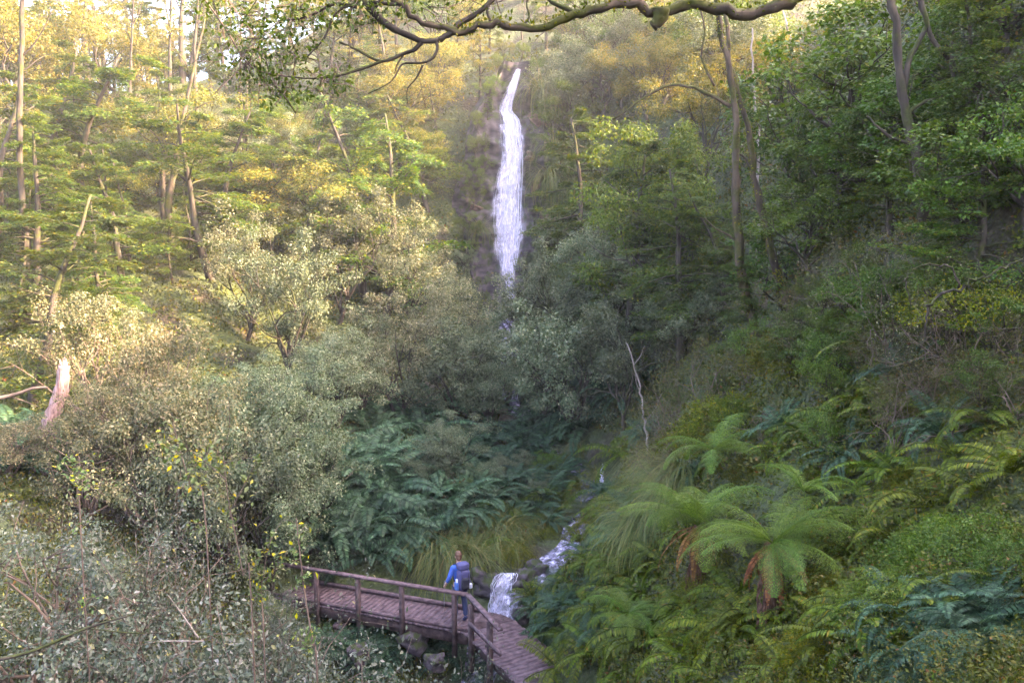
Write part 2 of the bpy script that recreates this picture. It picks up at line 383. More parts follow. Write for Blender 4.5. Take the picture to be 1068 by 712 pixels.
def tnormal(x, y):
    e = .3
    zx = (height(x+e, y, False)-height(x-e, y, False))/(2*e); zy = (height(x, y+e, False)-height(x, y-e, False))/(2*e)
    n = np.stack([-zx, -zy, np.ones_like(zx)], -1)
    return n/np.linalg.norm(n, axis=-1)[..., None]

# ------------------------------------------------------------------ plant prototypes (meshes)
def unit(v): return v/(np.linalg.norm(v)+1e-9)
def grow(start, d, length, rad, level, maxlev, nsplit, spread, wood, twigs, up=.15, wob=.18, shrink=.68, seg=4):
    pts = [np.array(start, float)]; dd = unit(np.array(d, float)); r = [rad]
    for i in range(seg):
        dd = unit(dd+RNG.normal(size=3)*wob+np.array([0, 0, up]))
        pts.append(pts[-1]+dd*length/seg); r.append(rad*(1-.45*(i+1)/seg))
    wood.append((pts, r, level))
    if level >= maxlev: twigs.append((pts, level))
    if level >= maxlev: return
    for k in range(nsplit):
        t = random.uniform(.45, 1) if k else 1
        j = min(seg, max(1, int(round(t*seg))))
        a = unit(np.cross(dd, RNG.normal(size=3)))
        nd = unit(dd*(1-spread*.5)+a*spread*random.uniform(.6, 1.2))
        grow(pts[j], nd, length*shrink*random.uniform(.75, 1.2), r[j]*.7, level+1, maxlev, nsplit, spread, wood, twigs, up, wob, shrink, seg if level < 2 else 3)

def wood_mesh(wood, name, mat, rough=.0):
    b = MB()
    for pts, r, lv in wood:
        b.tube(pts, r, 8 if lv == 0 else (5 if lv <= 2 else 3), rough if lv == 0 else 0)
    return b.mesh(name, mat, True)

def clumps(twigs, per, L, W, spread, flat=.0, droop=0, cluster=False):
    """leaf clumps at the twig ends, faces turned up and out"""
    b = MB(); P = []; T = []; Nn = []
    for pts, lv in twigs:
        pts = np.array(pts); k = 1 if random.random() < .5 else 2
        for q in range(k):
            c = pts[-1] if q == 0 else pts[len(pts)//2]; n = int(per*random.uniform(.5, 1.4)*(1 if q == 0 else .6)); sp = spread*random.uniform(.7, 1.25)*(1 if q == 0 else .75)
            o = RNG.normal(size=(n, 3)); o /= np.linalg.norm(o, axis=1)[:, None]; o *= (RNG.uniform(0, 1, n)**.45)[:, None]*1.6
            o[:, 2] *= .62
            nr = o*.6+np.array([0, 0, .75])+RNG.normal(size=(n, 3))*.33
            t = np.cross(nr, RNG.normal(size=(n, 3)))+o*.5-np.array([0, 0, droop])
            P.append(c+o*sp); T.append(t); Nn.append(nr)
    P = np.concatenate(P); T = np.concatenate(T); Nn = np.concatenate(Nn); s = RNG.uniform(.6, 1.35, len(P))
    b.leaves(P, T, Nn, L*s, W*s)
    return b

def leaf_cloud(twigs, per, L, W, spread, flat=.0, droop=0, cluster=False):
    """leaves round the twigs"""
    b = MB(); P = []; T = []
    for pts, lv in twigs:
        pts = np.array(pts); n = per
        t = RNG.uniform(.2, 1, n)*(len(pts)-1)
        if cluster: t = (1-RNG.uniform(0, 1, n)**2.2*.5)*(len(pts)-1)
        i = np.minimum(t.astype(int), len(pts)-2); f = (t-i)[:, None]
        p = pts[i]*(1-f)+pts[i+1]*f
        off = RNG.normal(size=(n, 3))*spread; off[:, 2] *= (1-flat)
        P.append(p+off); ax = unit(pts[-1]-pts[0])
        T.append(ax*.5+RNG.normal(size=(n, 3))*.6+off/(spread+1e-6)*.3)
    P = np.concatenate(P); T = np.concatenate(T); n = len(P)
    T[:, 2] *= (1-flat*.8); T[:, 2] -= droop
    nr = RNG.normal(size=(n, 3))*(1-flat*.75)+np.array([0, 0, .9])
    s = RNG.uniform(.6, 1.3, n)
    b.leaves(P, T, nr, L*s, W*s)
    return b

class Proto:
    def __init__(s, parts, h, rad): s.parts = parts; s.h = h; s.rad = rad   # parts: [(name, mesh)]

def finish(parts):
    zs = []; rs = []
    for n, me in parts:
        c = np.empty(len(me.vertices)*3, np.float32); me.vertices.foreach_get('co', c); c = c.reshape(-1, 3)
        zs.append(np.percentile(c[:, 2], 99.5)); rs.append(np.percentile(np.hypot(c[:, 0], c[:, 1]), 95))
    return Proto(parts, float(max(zs)), float(max(rs)))

def p_shrub(leaf, wood='twig', H=3, stems=5, per=26, L=.05, W=.03, spread=.10, levels=4, split=3, sp=.75, up=.12, trunk=0, rad=.035, flat=0, droop=0, cluster=False, shrink=.7, outward=.7, loose=False):
    w = []; t = []
    if trunk:
        pts = [np.array([0, 0, -.4])]; d = np.array([random.uniform(-.15, .15), random.uniform(-.15, .15), 1])
        for i in range(5):
            d = unit(d+RNG.normal(size=3)*.12+np.array([0, 0, .1])); pts.append(pts[-1]+d*(trunk+.4)/5)
        w.append((pts, list(np.linspace(rad*2.2, rad*1.3, 6)), 0)); base = pts[-1]
    else: base = np.array([0, 0, -.15])
    for k in range(stems):
        a = 2*math.pi*(k+random.uniform(-.3, .3))/stems
        o = outward*random.uniform(.4, 1.3)
        st = base if not trunk else w[0][0][random.choice([3, 4, 5])]
        grow(st, (math.cos(a)*o, math.sin(a)*o, 1), (H-trunk)*.42*random.uniform(.8, 1.15), rad, 1, levels, split, sp, w, t, up, .2, shrink)
    lm = (leaf_cloud if loose else clumps)(t, per, L, W, spread, flat, droop, cluster).mesh('foliage', M[leaf])
    return finish([('stems' if not trunk else 'trunk', wood_mesh(w, 'stems', M[wood])), ('crown', lm)])

def p_beech(H=9, nb=34, leaf='beech', wood='bark', lo=.25, reach=.30, L=.115, W=.07, per=46, lean=.05, topr=.35):
    """tree with flat tiers of fine foliage"""
    w = []; n = 14; pts = []; p = np.array([0, 0, -.6]); d = np.array([random.uniform(-1, 1)*lean, random.uniform(-1, 1)*lean, 1])
    for i in range(n+1):
        pts.append(p.copy()); d = unit(d+RNG.normal(size=3)*.05*np.array([1, 1, .2])+np.array([0, 0, .03])); p = p+d*(H+.6)/n
    rr = np.linspace(H*.020, H*.004, n+1)
    w.append((pts, list(rr), 0)); b = MB(); P = []; T = []; Nn = []
    for k in range(nb):
        f = lo+(1-lo)*(k+random.random())/nb; j = min(n-1, int(f*n)); fr = f*n-j
        s = pts[j]*(1-fr)+pts[j+1]*fr; a = random.uniform(0, 2*math.pi)
        ln = H*reach*(1-(f-lo)/(1-lo)*(1-topr))*random.uniform(.55, 1.2)
        dd = np.array([math.cos(a), math.sin(a), random.uniform(-.1, .75)]); bp = [s]; q = s.copy()
        for i in range(5):
            dd = unit(dd+RNG.normal(size=3)*.16+np.array([0, 0, -.09])); q = q+dd*ln/5; bp.append(q.copy())
        w.append((bp, list(np.linspace(rr[j]*.45, .008, 6)), 1))
        side = np.array([-math.sin(a), math.cos(a), 0])
        pn = unit(np.array([random.uniform(-.38, .38), random.uniform(-.38, .38), 1]))
        for i in range(9):
            u = .3+.7*(i+random.random())/9; jj = min(4, int(u*5)); bs = bp[jj]+(bp[jj+1]-bp[jj])*(u*5-jj)
            sg = random.choice([-1, 1]); tl = ln*(.42*(1.15-u)+.14)*random.uniform(.6, 1.3)
            td = unit(dd*.7+side*sg*random.uniform(.5, 1.2)+np.array([0, 0, random.uniform(-.1, .12)]))
            tp = [bs, bs+td*tl*.5, bs+td*tl+np.array([0, 0, -.05*tl])]
            w.append((tp, [.012, .008, .004], 3))
            m = int(per*(.5+tl)); t = RNG.uniform(.05, 1.05, m)[:, None]
            sd2 = unit(np.cross(td, pn))
            o = RNG.normal(size=(m, 1))*(.10+.16*(1-t))*max(tl, .4)
            P.append(bs+td*tl*t+sd2*o+pn*RNG.normal(size=(m, 1))*.06-np.array([0, 0, 1])*np.abs(o)*.35)
            T.append(td+sd2*np.sign(o)*.9+RNG.normal(size=(m, 3))*.3); Nn.append(pn+RNG.normal(size=(m, 3))*.4)
    P = np.concatenate(P); T = np.concatenate(T); Nn = np.concatenate(Nn); s = RNG.uniform(.6, 1.3, len(P))
    b.leaves(P, T, Nn, L*s, W*s)
    return finish([('trunk', wood_mesh(w, 'trunk', M[wood], .06)), ('crown', b.mesh('crown', M[leaf]))])

def frond_into(b, base, az, L, elev, droop, npin, wid, bip=False, curl=.0, stemr=.008):
    """one arching frond: stem plus pinnae"""
    ca, sa = math.cos(az), math.sin(az); out = np.array([ca, sa, 0]); side0 = np.array([-sa, ca, 0])
    n = 12; pts = [np.array(base, float)]; th = elev; roll = random.uniform(-.35, .35); az2 = random.uniform(-.25, .25)
    for i in range(n):
        th -= droop/n*(.5+1.0*i/n)
        o = unit(out+side0*az2*i/n)
        pts.append(pts[-1]+(o*math.cos(th)+np.array([0, 0, math.sin(th)]))*L/n)
    pts = np.array(pts); b.tube(pts, list(np.linspace(stemr, stemr*.3, n+1)), 3)
    P = []; T = []; Nn = []; LL = []; WW = []
    for k in range(npin):
        u = .10+.88*k/(npin-1); jj = min(n-1, int(u*n)); p = pts[jj]+(pts[jj+1]-pts[jj])*(u*n-jj)
        t = unit(pts[jj+1]-pts[jj]); nr = unit(np.cross(t, side0)); nr = nr if nr[2] > 0 else -nr
        sd = unit(side0*math.cos(roll)+nr*math.sin(roll))
        pl = wid*L*(math.sin(math.pi*min(1, (u*.86+.12)))**.8)*random.uniform(.85, 1.1)
        for sg in (-1, 1):
            d = unit(sd*sg+t*.38-np.array([0, 0, .22+.15*random.random()]))
            if bip:
                m = max(5, int(pl/(.017*L))); w_ = (np.arange(m)+.5)/m
                for s2 in (-1, 1):
                    s3 = unit(np.cross(d, nr))*s2
                    P.append(p+d[None]*pl*w_[:, None]-np.array([0, 0, 1])*(w_[:, None]**2)*pl*.16); T.append(np.tile(s3+d*.45, (m, 1))+RNG.normal(size=(m, 3))*.08)
                    Nn.append(np.tile(nr, (m, 1))); LL.append((.023*(1-w_*.85)+.003)*L); WW.append(np.full(m, .014*L))
            else:
                P.append(p[None]); T.append((d+RNG.normal(size=3)*.06)[None]); Nn.append(nr[None]); LL.append(np.array([pl])); WW.append(np.array([L*.9/npin*1.0+.002]))
    b.leaves(np.concatenate(P), np.concatenate(T), np.concatenate(Nn), np.concatenate(LL), np.concatenate(WW), .05)

def p_fern(leaf, nf=14, L=1.0, elev=(55, 80), droop=1.7, npin=26, wid=.13, bip=False, skirt=0):
    b = MB()
    for k in range(nf):
        frond_into(b, (0, 0, 0), 2*math.pi*(k*.382+random.uniform(-.05, .05)), L*random.uniform(.75, 1.1), R(random.uniform(*elev)), droop*random.uniform(.8, 1.2), npin, wid, bip)
    me = b.mesh('fronds', M[leaf])
    return finish([(None, me)])

def p_sedge(nb=420, L=1.1, w=.012, leaf='sedge', droop=2.4, bias=None, elev=(45, 88)):
    b = MB(); V = []; Fc = []; n = 7; k = 0
    for i in range(nb):
        a = random.uniform(0, 2*math.pi); th = R(random.uniform(*elev)); l = L*random.uniform(.5, 1.15)
        d = np.array([math.cos(a), math.sin(a), 0])
        if bias is not None: d = unit(d+np.array(bias))
        p = np.array([random.gauss(0, .06), random.gauss(0, .06), -.05]); s = np.cross(d, [0, 0, 1]); dr = droop*random.uniform(.7, 1.3); tw = random.uniform(-.3, .3)
        for j in range(n+1):
            ww = w*(1-(j/n)**2*.9)*(.5 if j == 0 else 1)
            V += [p-s*ww/2, p+s*ww/2]
            if j < n: Fc.append([k+2*j, k+2*j+1, k+2*j+3, k+2*j+2])
            th -= dr/n; p = p+(unit(d+s*tw*j/n)*math.cos(th)+np.array([0, 0, math.sin(th)]))*l/n
        k += 2*(n+1)
    b.add(V, Fc)
    return finish([(None, b.mesh('blades', M[leaf]))])

def p_moss(n=5000, r=.7, h=.45, leaf='moss', L=.045):
    """cushion of moss and tiny leaves over a lump"""
    b = MB(); v = RNG.normal(size=(n, 3)); v /= np.linalg.norm(v, axis=1)[:, None]; v[:, 2] = np.abs(v[:, 2])
    rr = 1+1.0*(vnoise(v[:, 0]*2.6+9, v[:, 1]*2.6+v[:, 2]*2, 4)-.5)+.5*(vnoise(v[:, 0]*7+9, v[:, 1]*7+v[:, 2]*5, 6)-.5)+RNG.normal(size=n)*.09
    P = v*rr[:, None]*np.array([r, r, h])
    b.leaves(P, v*.7+RNG.normal(size=(n, 3))*.6-np.array([0, 0, .35]), v+RNG.normal(size=(n, 3))*.3, L*RNG.uniform(.5, 1.5, n), L*.55*RNG.uniform(.6, 1.3, n))
    return finish([(None, b.mesh('cushion', M[leaf]))])

PR = {}
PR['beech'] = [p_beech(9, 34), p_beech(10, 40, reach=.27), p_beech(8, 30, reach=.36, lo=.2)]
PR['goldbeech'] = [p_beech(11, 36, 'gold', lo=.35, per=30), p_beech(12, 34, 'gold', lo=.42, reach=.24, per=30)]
PR['bushtree'] = [p_shrub('bushy', 'bark', 6, 7, 175, .088, .054, .30, 3, 3, .85, .1, 1.8, .06), p_shrub('bushy', 'bark', 6, 8, 170, .085, .052, .28, 3, 3, .95, .08, 1.4, .06)]
PR['grey'] = [p_shrub('grey', 'bark', 3.2, 9, 190, .05, .03, .17, 3, 3, .85, .08, .6), p_shrub('grey', 'bark', 3.2, 10, 190, .05, .03, .16, 3, 3, .95, .05, .5)]
PR['dun'] = [p_shrub('dun', 'bark', 3.4, 8, 120, .054, .034, .17, 3, 3, .8, .12, .7), p_shrub('dun', 'bark', 3.4, 8, 125, .052, .032, .15, 3, 3, .85, .1, .6)]
PR['cream'] = [p_shrub('cream', 'twig', 2.6, 9, 110, .046, .03, .14, 3, 3, .75, .15), p_shrub('cream', 'twig', 2.6, 10, 105, .045, .03, .13, 3, 3, .85, .1)]
PR['pale'] = [p_shrub('pale', 'twig', 2.2, 10, 125, .034, .018, .13, 3, 3, .95, .05), p_shrub('pale', 'twig', 2.2, 11, 125, .034, .018, .12, 3, 3, 1.0, .02), p_shrub('pale', 'twig', 2.2, 6, 26, .036, .018, .08, 4, 3, .95, .03, loose=True)]
PR['broad'] = [p_shrub('broad', 'bark', 4, 8, 62, .095, .055, .19, 3, 3, .85, .1, .9, .045), p_shrub('broad', 'bark', 4, 9, 62, .09, .052, .17, 3, 3, .95, .06, 1.2, .045)]
PR['twiggy'] = [p_shrub('twigleaf', 'twig', 2.6, 5, 20, .042, .022, .085, 4, 3, .95, .03, .5, .02, flat=.5, loose=True), p_shrub('twigleaf', 'twig', 2.6, 6, 18, .042, .022, .08, 4, 3, 1.0, 0, .4, .02, flat=.5, loose=True)]
PR['teal'] = [p_fern('fernteal', 16, 1.2, wid=.14, npin=38), p_fern('fernteal', 14, 1.3, (40, 75), 1.9, wid=.13, npin=40)]
PR['lime'] = [p_fern('fernlime', 13, .62, (35, 75), 1.8, 36, .15), p_fern('fernlime', 11, .7, (25, 70), 1.9, 38, .13), p_fern('fernlime', 9, .7, (15, 60), 1.7, 36, .12)]
PR['softfern'] = [p_fern('fernteal', 12, 1.1, (30, 65), 1.5, 22, .26, True)]
PR['sedge'] = [p_sedge(), p_sedge(380, 1.2, droop=2.8)]
PR['flowsedge'] = [p_sedge(520, 2.0, .013, droop=2.6, bias=(-1.1, -.25, 0))]
PR['goldbush'] = [p_shrub('gold', 'bark', 6, 7, 160, .088, .054, .30, 3, 3, .85, .1, 1.8, .06)]
PR['moss'] = [p_moss(), p_moss(5000, .7, .6)]
PR['mossgreen'] = [p_moss(6500, .8, .6, 'broad', .05)]

def p_bare():
    w = []; t = []
    for k in range(7):
        a = 2*math.pi*k/7; grow((0, 0, -.1), (math.cos(a), math.sin(a), 1.1), 1.0, .022, 0, 4, 3, .8, w, t, .05, .22, .72)
    w = [(p, [x*.8 for x in r], lv) for p, r, lv in w]
    pr = finish([('stems', wood_mesh(w, 'stems', M['twig'])), ('crown', leaf_cloud(t, 3, .035, .02, .05).mesh('foliage', M['dun']))])
    return pr
PR['bare'] = [p_bare(), p_bare()]
REG = {}      # group -> list of (root, description parts)
NAMES = {'goldbush': 'bushy_tree', 'bare': 'bare_shrub', 'beech': 'beech_tree', 'goldbeech': 'beech_tree', 'bushtree': 'bushy_tree', 'grey': 'grey_shrub', 'dun': 'dun_shrub', 'cream': 'pale_flowering_shrub', 'pale': 'small_leaved_shrub', 'broad': 'broadleaf_tree',
         'twiggy': 'twiggy_shrub', 'teal': 'fern', 'lime': 'fern', 'softfern': 'fern', 'sedge': 'sedge_tussock', 'flowsedge': 'sedge_tussock', 'moss': 'moss_cushion', 'mossgreen': 'leafy_cushion'}
CATS = {'goldbush': 'tree', 'bare': 'shrub', 'beech': 'tree', 'goldbeech': 'tree', 'bushtree': 'tree', 'grey': 'shrub', 'dun': 'shrub', 'cream': 'shrub', 'pale': 'shrub', 'broad': 'tree', 'twiggy': 'shrub', 'teal': 'fern', 'lime': 'fern', 'softfern': 'fern',
        'sedge': 'tussock', 'flowsedge': 'tussock', 'moss': 'moss', 'mossgreen': 'cushion plant'}

def spawn(kind, x, y, h, w=None, group=None, rz=None, tilt=(0, 0), z=None, v=None):
    """one plant: root + its parts, h metres high"""
    pr = PR[kind][(random.randrange(len(PR[kind])) if v is None else v)]
    s = h/pr.h; sw = s if w is None else min(max(w/pr.rad, s*.72), s*1.35)
    s = min(s, sw*1.35)
    zz = hz(x, y) if z is None else z
    rz = random.uniform(0, 6.28) if rz is None else rz
    if pr.parts[0][0] is None:
        o = link(bpy.data.objects.new(NAMES[kind], pr.parts[0][1]))
    else:
        o = empty(NAMES[kind])
        for nm, me in pr.parts: link(bpy.data.objects.new(nm, me), o)
    o.location = (x, y, zz); o.scale = (sw, sw, s); o.rotation_euler = (tilt[0], tilt[1], rz)
    o['category'] = CATS[kind]
    if group: REG.setdefault(group, []).append(o); o['group'] = group
    return o

def top(kind, px, py, D, w=None, group=None, lim=(.3, 30), **k):
    """plant rooted on the terrain under pixel column px at distance D, its top at pixel row py"""
    p = pix(px, py, D); g = hz(p.x, p.y); h = min(max(p.z-g, lim[0]), lim[1])
    return spawn(kind, p.x, p.y, h, w, group, **k)
SUN_AZ, SUN_EL, SUN, SKY, EXPO, HAZE = 96, 32, 3.5, .15, 4.0, .0006
# ------------------------------------------------------------------ placing
_DS = np.concatenate([np.linspace(3, 20, 90), np.linspace(20.3, 60, 110), np.linspace(60.8, 120, 60)])
def ground_at(px, py):
    u = (px-534)/F; v = (356-py)/F; fy = CP+v*SP; fz = -SP+v*CP
    x = u/fy*_DS; z = fz/fy*_DS; g = height(x, _DS); hit = np.nonzero(z < g)[0]
    if len(hit) == 0: return None
    return float(x[hit[0]]), float(_DS[hit[0]])

def scatter(kind, n, box, hr, group, wr=None, dmax=200, dmin=0, **k):
    """n plants rooted on the ground inside a region, evenly jittered"""
    x0, y0, x1, y1 = box; nx_ = max(1, int(round(math.sqrt(n*(x1-x0)/(y1-y0))))); ny_ = max(1, int(math.ceil(n/nx_))); c = 0
    for j in range(ny_):
        for i in range(nx_):
            if c >= n: return
            c += 1
            px = x0+(x1-x0)*(i+.5+random.uniform(-.42, .42)+(.25 if j % 2 else -.25))/nx_; py = y0+(y1-y0)*(j+.5+random.uniform(-.42, .42))/ny_
            g = ground_at(px, py)
            if g is None or g[1] > dmax or g[1] < dmin: continue
            kd = kind if isinstance(kind, str) else random.choice(kind)
            spawn(kd, g[0], g[1], random.uniform(*hr), None if wr is None else random.uniform(*wr), group, **k)

def slope_fern(kind, n, box, hr, group, tiltamt=.6, **k):
    """ferns that lean out from a steep bank"""
    x0, y0, x1, y1 = box; nx_ = max(1, int(round(math.sqrt(n*(x1-x0)/(y1-y0))))); ny_ = max(1, int(math.ceil(n/nx_))); c = 0
    for j in range(ny_):
        for i in range(nx_):
            if c >= n: return
            c += 1
            px = x0+(x1-x0)*(i+.5+random.uniform(-.45, .45)+(.25 if j % 2 else -.25))/nx_; py = y0+(y1-y0)*(j+.5+random.uniform(-.45, .45))/ny_
            g = ground_at(px, py)
            if g is None: continue
            nn = tnormal(np.array([g[0]]), np.array([g[1]]))[0]
            o = spawn(kind if isinstance(kind, str) else random.choice(kind), g[0], g[1], random.uniform(*hr), None, group, **k)
            zax = Vector((nn[0]*tiltamt, nn[1]*tiltamt, 1)).normalized()
            qd = Vector((0, 0, 1)).rotation_difference(zax)
            o.rotation_euler = (qd.to_matrix() @ Matrix.Rotation(random.uniform(0, 6.28), 3, 'Z')).to_euler()

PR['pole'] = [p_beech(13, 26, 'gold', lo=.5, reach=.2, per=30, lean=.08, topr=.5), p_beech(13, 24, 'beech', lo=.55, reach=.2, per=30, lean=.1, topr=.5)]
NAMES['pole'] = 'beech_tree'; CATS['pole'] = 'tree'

# --- far slopes
for i, px in enumerate(range(-40, 360, 34)):
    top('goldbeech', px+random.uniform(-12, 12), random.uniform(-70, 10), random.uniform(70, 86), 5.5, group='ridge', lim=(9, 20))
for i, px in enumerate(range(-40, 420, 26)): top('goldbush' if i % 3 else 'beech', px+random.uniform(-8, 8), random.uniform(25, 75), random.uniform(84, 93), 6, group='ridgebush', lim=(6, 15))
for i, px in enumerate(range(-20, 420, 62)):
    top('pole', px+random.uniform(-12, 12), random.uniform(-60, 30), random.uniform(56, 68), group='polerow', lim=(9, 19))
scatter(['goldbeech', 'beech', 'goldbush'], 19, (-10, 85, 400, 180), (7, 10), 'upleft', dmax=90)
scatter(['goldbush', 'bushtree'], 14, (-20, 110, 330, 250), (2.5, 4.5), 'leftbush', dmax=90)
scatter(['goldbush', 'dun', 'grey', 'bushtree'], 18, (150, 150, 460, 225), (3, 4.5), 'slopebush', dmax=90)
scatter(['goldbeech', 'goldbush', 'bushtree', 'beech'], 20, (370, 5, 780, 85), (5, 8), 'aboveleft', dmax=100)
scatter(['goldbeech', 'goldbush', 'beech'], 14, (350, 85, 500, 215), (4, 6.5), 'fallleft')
# --- left slope: layered beeches
for px, py, D, w, v in [(-15, 80, 34, 4.2, 0), (30, 125, 31, 4.0, 1), (75, 65, 40, 4.4, 2), (120, 150, 33, 3.6, 0), (165, 75, 44, 4.4, 1), (215, 120, 36, 4.4, 2), (262, 110, 42, 4.4, 0), (300, 150, 46, 4, 1), (18, 200, 25, 3.4, 2), (100, 205, 29, 3.4, 1)]:
    top('beech', px, py, D, w, 'leftbeech', lim=(4, 14), v=v)
for i in range(18):
    top(('beech', 'goldbush', 'beech')[i % 3], -10+i*27+random.uniform(-10, 10), random.uniform(40, 175), random.uniform(37, 53), 4.2, 'backbeech', lim=(4, 11))
scatter('beech', 9, (0, 250, 230, 330), (3, 5), 'lowbeech')
# --- middle: shrub trees
for px, py, D, w, k, v in [(250, 205, 33, 2.6, 'dun', 0), (345, 195, 38, 2.8, 'dun', 1), (425, 210, 39, 3.0, 'dun', 0), (300, 235, 31, 2.2, 'grey', 0)]:
    top(k, px, py, D, w, 'paletree', lim=(3, 9), v=v)
for px, py, D, w, k, v in [(405, 300, 30, 2.4, 'dun', 1), (465, 262, 35, 2.8, 'dun', 0), (480, 330, 31, 2.3, 'grey', 1), (530, 326, 34, 2.2, 'grey', 0), (508, 362, 31, 1.6, 'grey', 0), (562, 352, 31, 1.6, 'dun', 1)]:
    top(k, px, py, D, w, 'midshrub', lim=(2, 6), v=v)
for px, py, D, w, v in [(590, 250, 34, 2.6, 0), (640, 232, 33, 2.7, 1), (690, 250, 31, 2.4, 0), (600, 310, 29, 2.2, 1), (655, 300, 27, 2.0, 0), (560, 285, 37, 2.4, 1), (720, 290, 26, 2, 1)]:
    top('grey', px, py, D, w, 'greyright', lim=(2.2, 7), v=v)
for px, py, D, w, v in [(300, 362, 24, 2.0, 0), (345, 345, 27, 2.0, 1), (260, 385, 22, 1.7, 1), (320, 420, 21.5, 1.5, 0), (275, 440, 20, 1.4, 0), (225, 445, 19, 1.2, 1), (378, 330, 30, 2, 0)]:
    top('grey', px, py, D, w, 'greyleft', lim=(2, 5.5), v=v)
top('grey', 470, 432, 25, 1.3, 'midgrey', lim=(1.5, 4), v=0); top('grey', 440, 470, 24, .9, 'midgrey', lim=(1, 4), v=1)
for px, py, D, w in [(90, 300, 24, 1.5), (150, 330, 22, 1.7), (205, 370, 21, 1.5), (120, 375, 20, 1.3), (175, 400, 19.5, 1.2), (85, 410, 19, 1.1), (5, 440, 19, 1.2)]:
    top('cream', px, py, D, w, 'cream', lim=(1.6, 4.5))
# --- right of the fall
scatter(['bushtree', 'grey', 'goldbush'], 16, (580, 70, 770, 175), (3.5, 5.5), 'rightslope')
scatter(['sedge'], 9, (565, 190, 660, 235), (.7, .9), 'cliffsedge', (.9, 1.2))
scatter(['bushtree', 'broad'], 8, (575, 110, 660, 220), (1.8, 2.8), 'fallbush')
for px, py, D, w in [(745, 60, 33, 2.8), (700, 120, 31, 2.6), (800, 40, 34, 2.8), (860, 110, 30, 2.8), (690, 180, 28, 2.2), (830, 190, 26, 2.4), (760, 200, 25, 2.0)]:
    top('goldbush' if py < 70 else ('beech' if px > 740 else 'bushtree'), px, py, D, w, 'rightmid', lim=(2.5, 8))  # upper ones get leaves coloured as if backlit by the sun
for px, py, D, w in [(660, 60, 30, 2.6), (715, 170, 26, 2.2), (610, 110, 38, 2.6), (840, 120, 19, 2.0), (930, 230, 14, 1.5), (1010, 290, 11, 1.3), (790, 280, 18, 1.6), (880, 60, 17, 2.0), (1030, 60, 13, 1.7)]:
    top('beech', px, py, D, w, 'beechright', lim=(2.5, 9))
for px, py, D, w in [(850, 40, 20, 2.2), (920, -10, 17, 2.3), (1000, 10, 15, 2.2), (1060, -30, 14, 2), (870, 150, 18, 1.9), (960, 120, 14.5, 1.8), (1040, 130, 12.5, 1.6), (905, 210, 16, 1.7), (1000, 215, 12, 1.3), (850, 250, 16.5, 1.6), (815, 235, 19, 1.7), (1065, 220, 11, 1.3)]:
    top('broad', px, py, D, w, 'broadright', lim=(2, 7))
for px, py, D, w in [(890, 300, 13.5, 1.2), (840, 320, 14.5, 1.3), (935, 330, 12, 1.0), (870, 390, 12.5, .9)]:
    top('broad', px, py, D, w, 'broadlow', lim=(1, 3.5))
scatter(['broad', 'twiggy', 'broad', 'bushtree'], 26, (700, 300, 1066, 500), (.7, 1.3), 'bankbush')
for px, py, D, w in [(735, 320, 19, 1.4), (700, 350, 20, 1.5), (780, 355, 16.5, 1.2), (740, 390, 17, 1.2), (690, 420, 17.5, 1.2), (800, 410, 14, 1.0)]:
    top('twiggy', px, py, D, w, 'twigmid', lim=(1, 4))
for px, py, D, w in [(960, 370, 10.5, 1.0), (1020, 350, 9.5, 1.0), (1060, 400, 8.6, .8), (930, 420, 10.5, .8), (1000, 430, 9, .7)]:
    top('twiggy', px, py, D, w, 'twigright', lim=(.8, 3))
# --- gully ferns and tussocks
slope_fern('teal', 12, (365, 425, 520, 500), (1.0, 1.5), 'gullyup')
slope_fern('teal', 8, (545, 405, 680, 455), (1.0, 1.4), 'gullyright')
slope_fern('teal', 13, (470, 470, 600, 560), (.7, 1.1), 'gullycentre')
slope_fern(['lime', 'teal'], 11, (600, 500, 660, 600), (.4, .6), 'gullyedge')
for px, py, D, w in [(500, 480, 25, .8), (560, 500, 25.5, .8), (590, 470, 28, .9), (535, 470, 27, .9), (610, 530, 23.5, .6)]: top('grey', px, py, D, w, 'gullyshrub', lim=(.8, 2))
slope_fern('teal', 4, (540, 455, 605, 480), (.9, 1.2), 'boulderfern')
slope_fern('teal', 12, (330, 520, 450, 595), (.9, 1.3), 'gullylow')
scatter(['sedge'], 7, (470, 530, 570, 580), (.35, .45), 'moundsedge', (.35, .5))
scatter(['grey', 'broad'], 7, (470, 505, 590, 575), (.5, .8), 'moundbush')
scatter(['grey', 'broad'], 6, (560, 460, 605, 520), (.6, 1.0), 'streambush')
slope_fern(['teal', 'lime', 'teal'], 16, (465, 495, 600, 585), (.6, .9), 'moundfern')
slope_fern(['lime', 'teal'], 7, (645, 455, 690, 570), (.5, .8), 'streamfern')
slope_fern(['lime', 'teal'], 10, (555, 615, 605, 690), (.35, .55), 'walkfern')
slope_fern('teal', 7, (340, 672, 500, 712), (.5, .8), 'frontfern')
slope_fern('teal', 7, (370, 495, 460, 530), (1.0, 1.3), 'gullymid')
slope_fern('teal', 6, (230, 420, 300, 520), (.9, 1.2), 'leftfern')
slope_fern('softfern', 9, (585, 605, 645, 660), (.22, .32), 'boardfern')
slope_fern('teal', 5, (0, 455, 60, 500), (.8, 1.1), 'farleftfern')
scatter('sedge', 6, (445, 575, 492, 606), (.7, .9), 'bridgesedge', (.7, .9))
scatter('sedge', 5, (505, 545, 545, 580), (.6, .75), 'streamsedge', (.6, .8))
scatter('sedge', 8, (560, 470, 625, 560), (.45, .6), 'rocksedge', (.4, .6))
slope_fern('moss', 10, (500, 500, 640, 600), (.3, .55), 'streammoss')
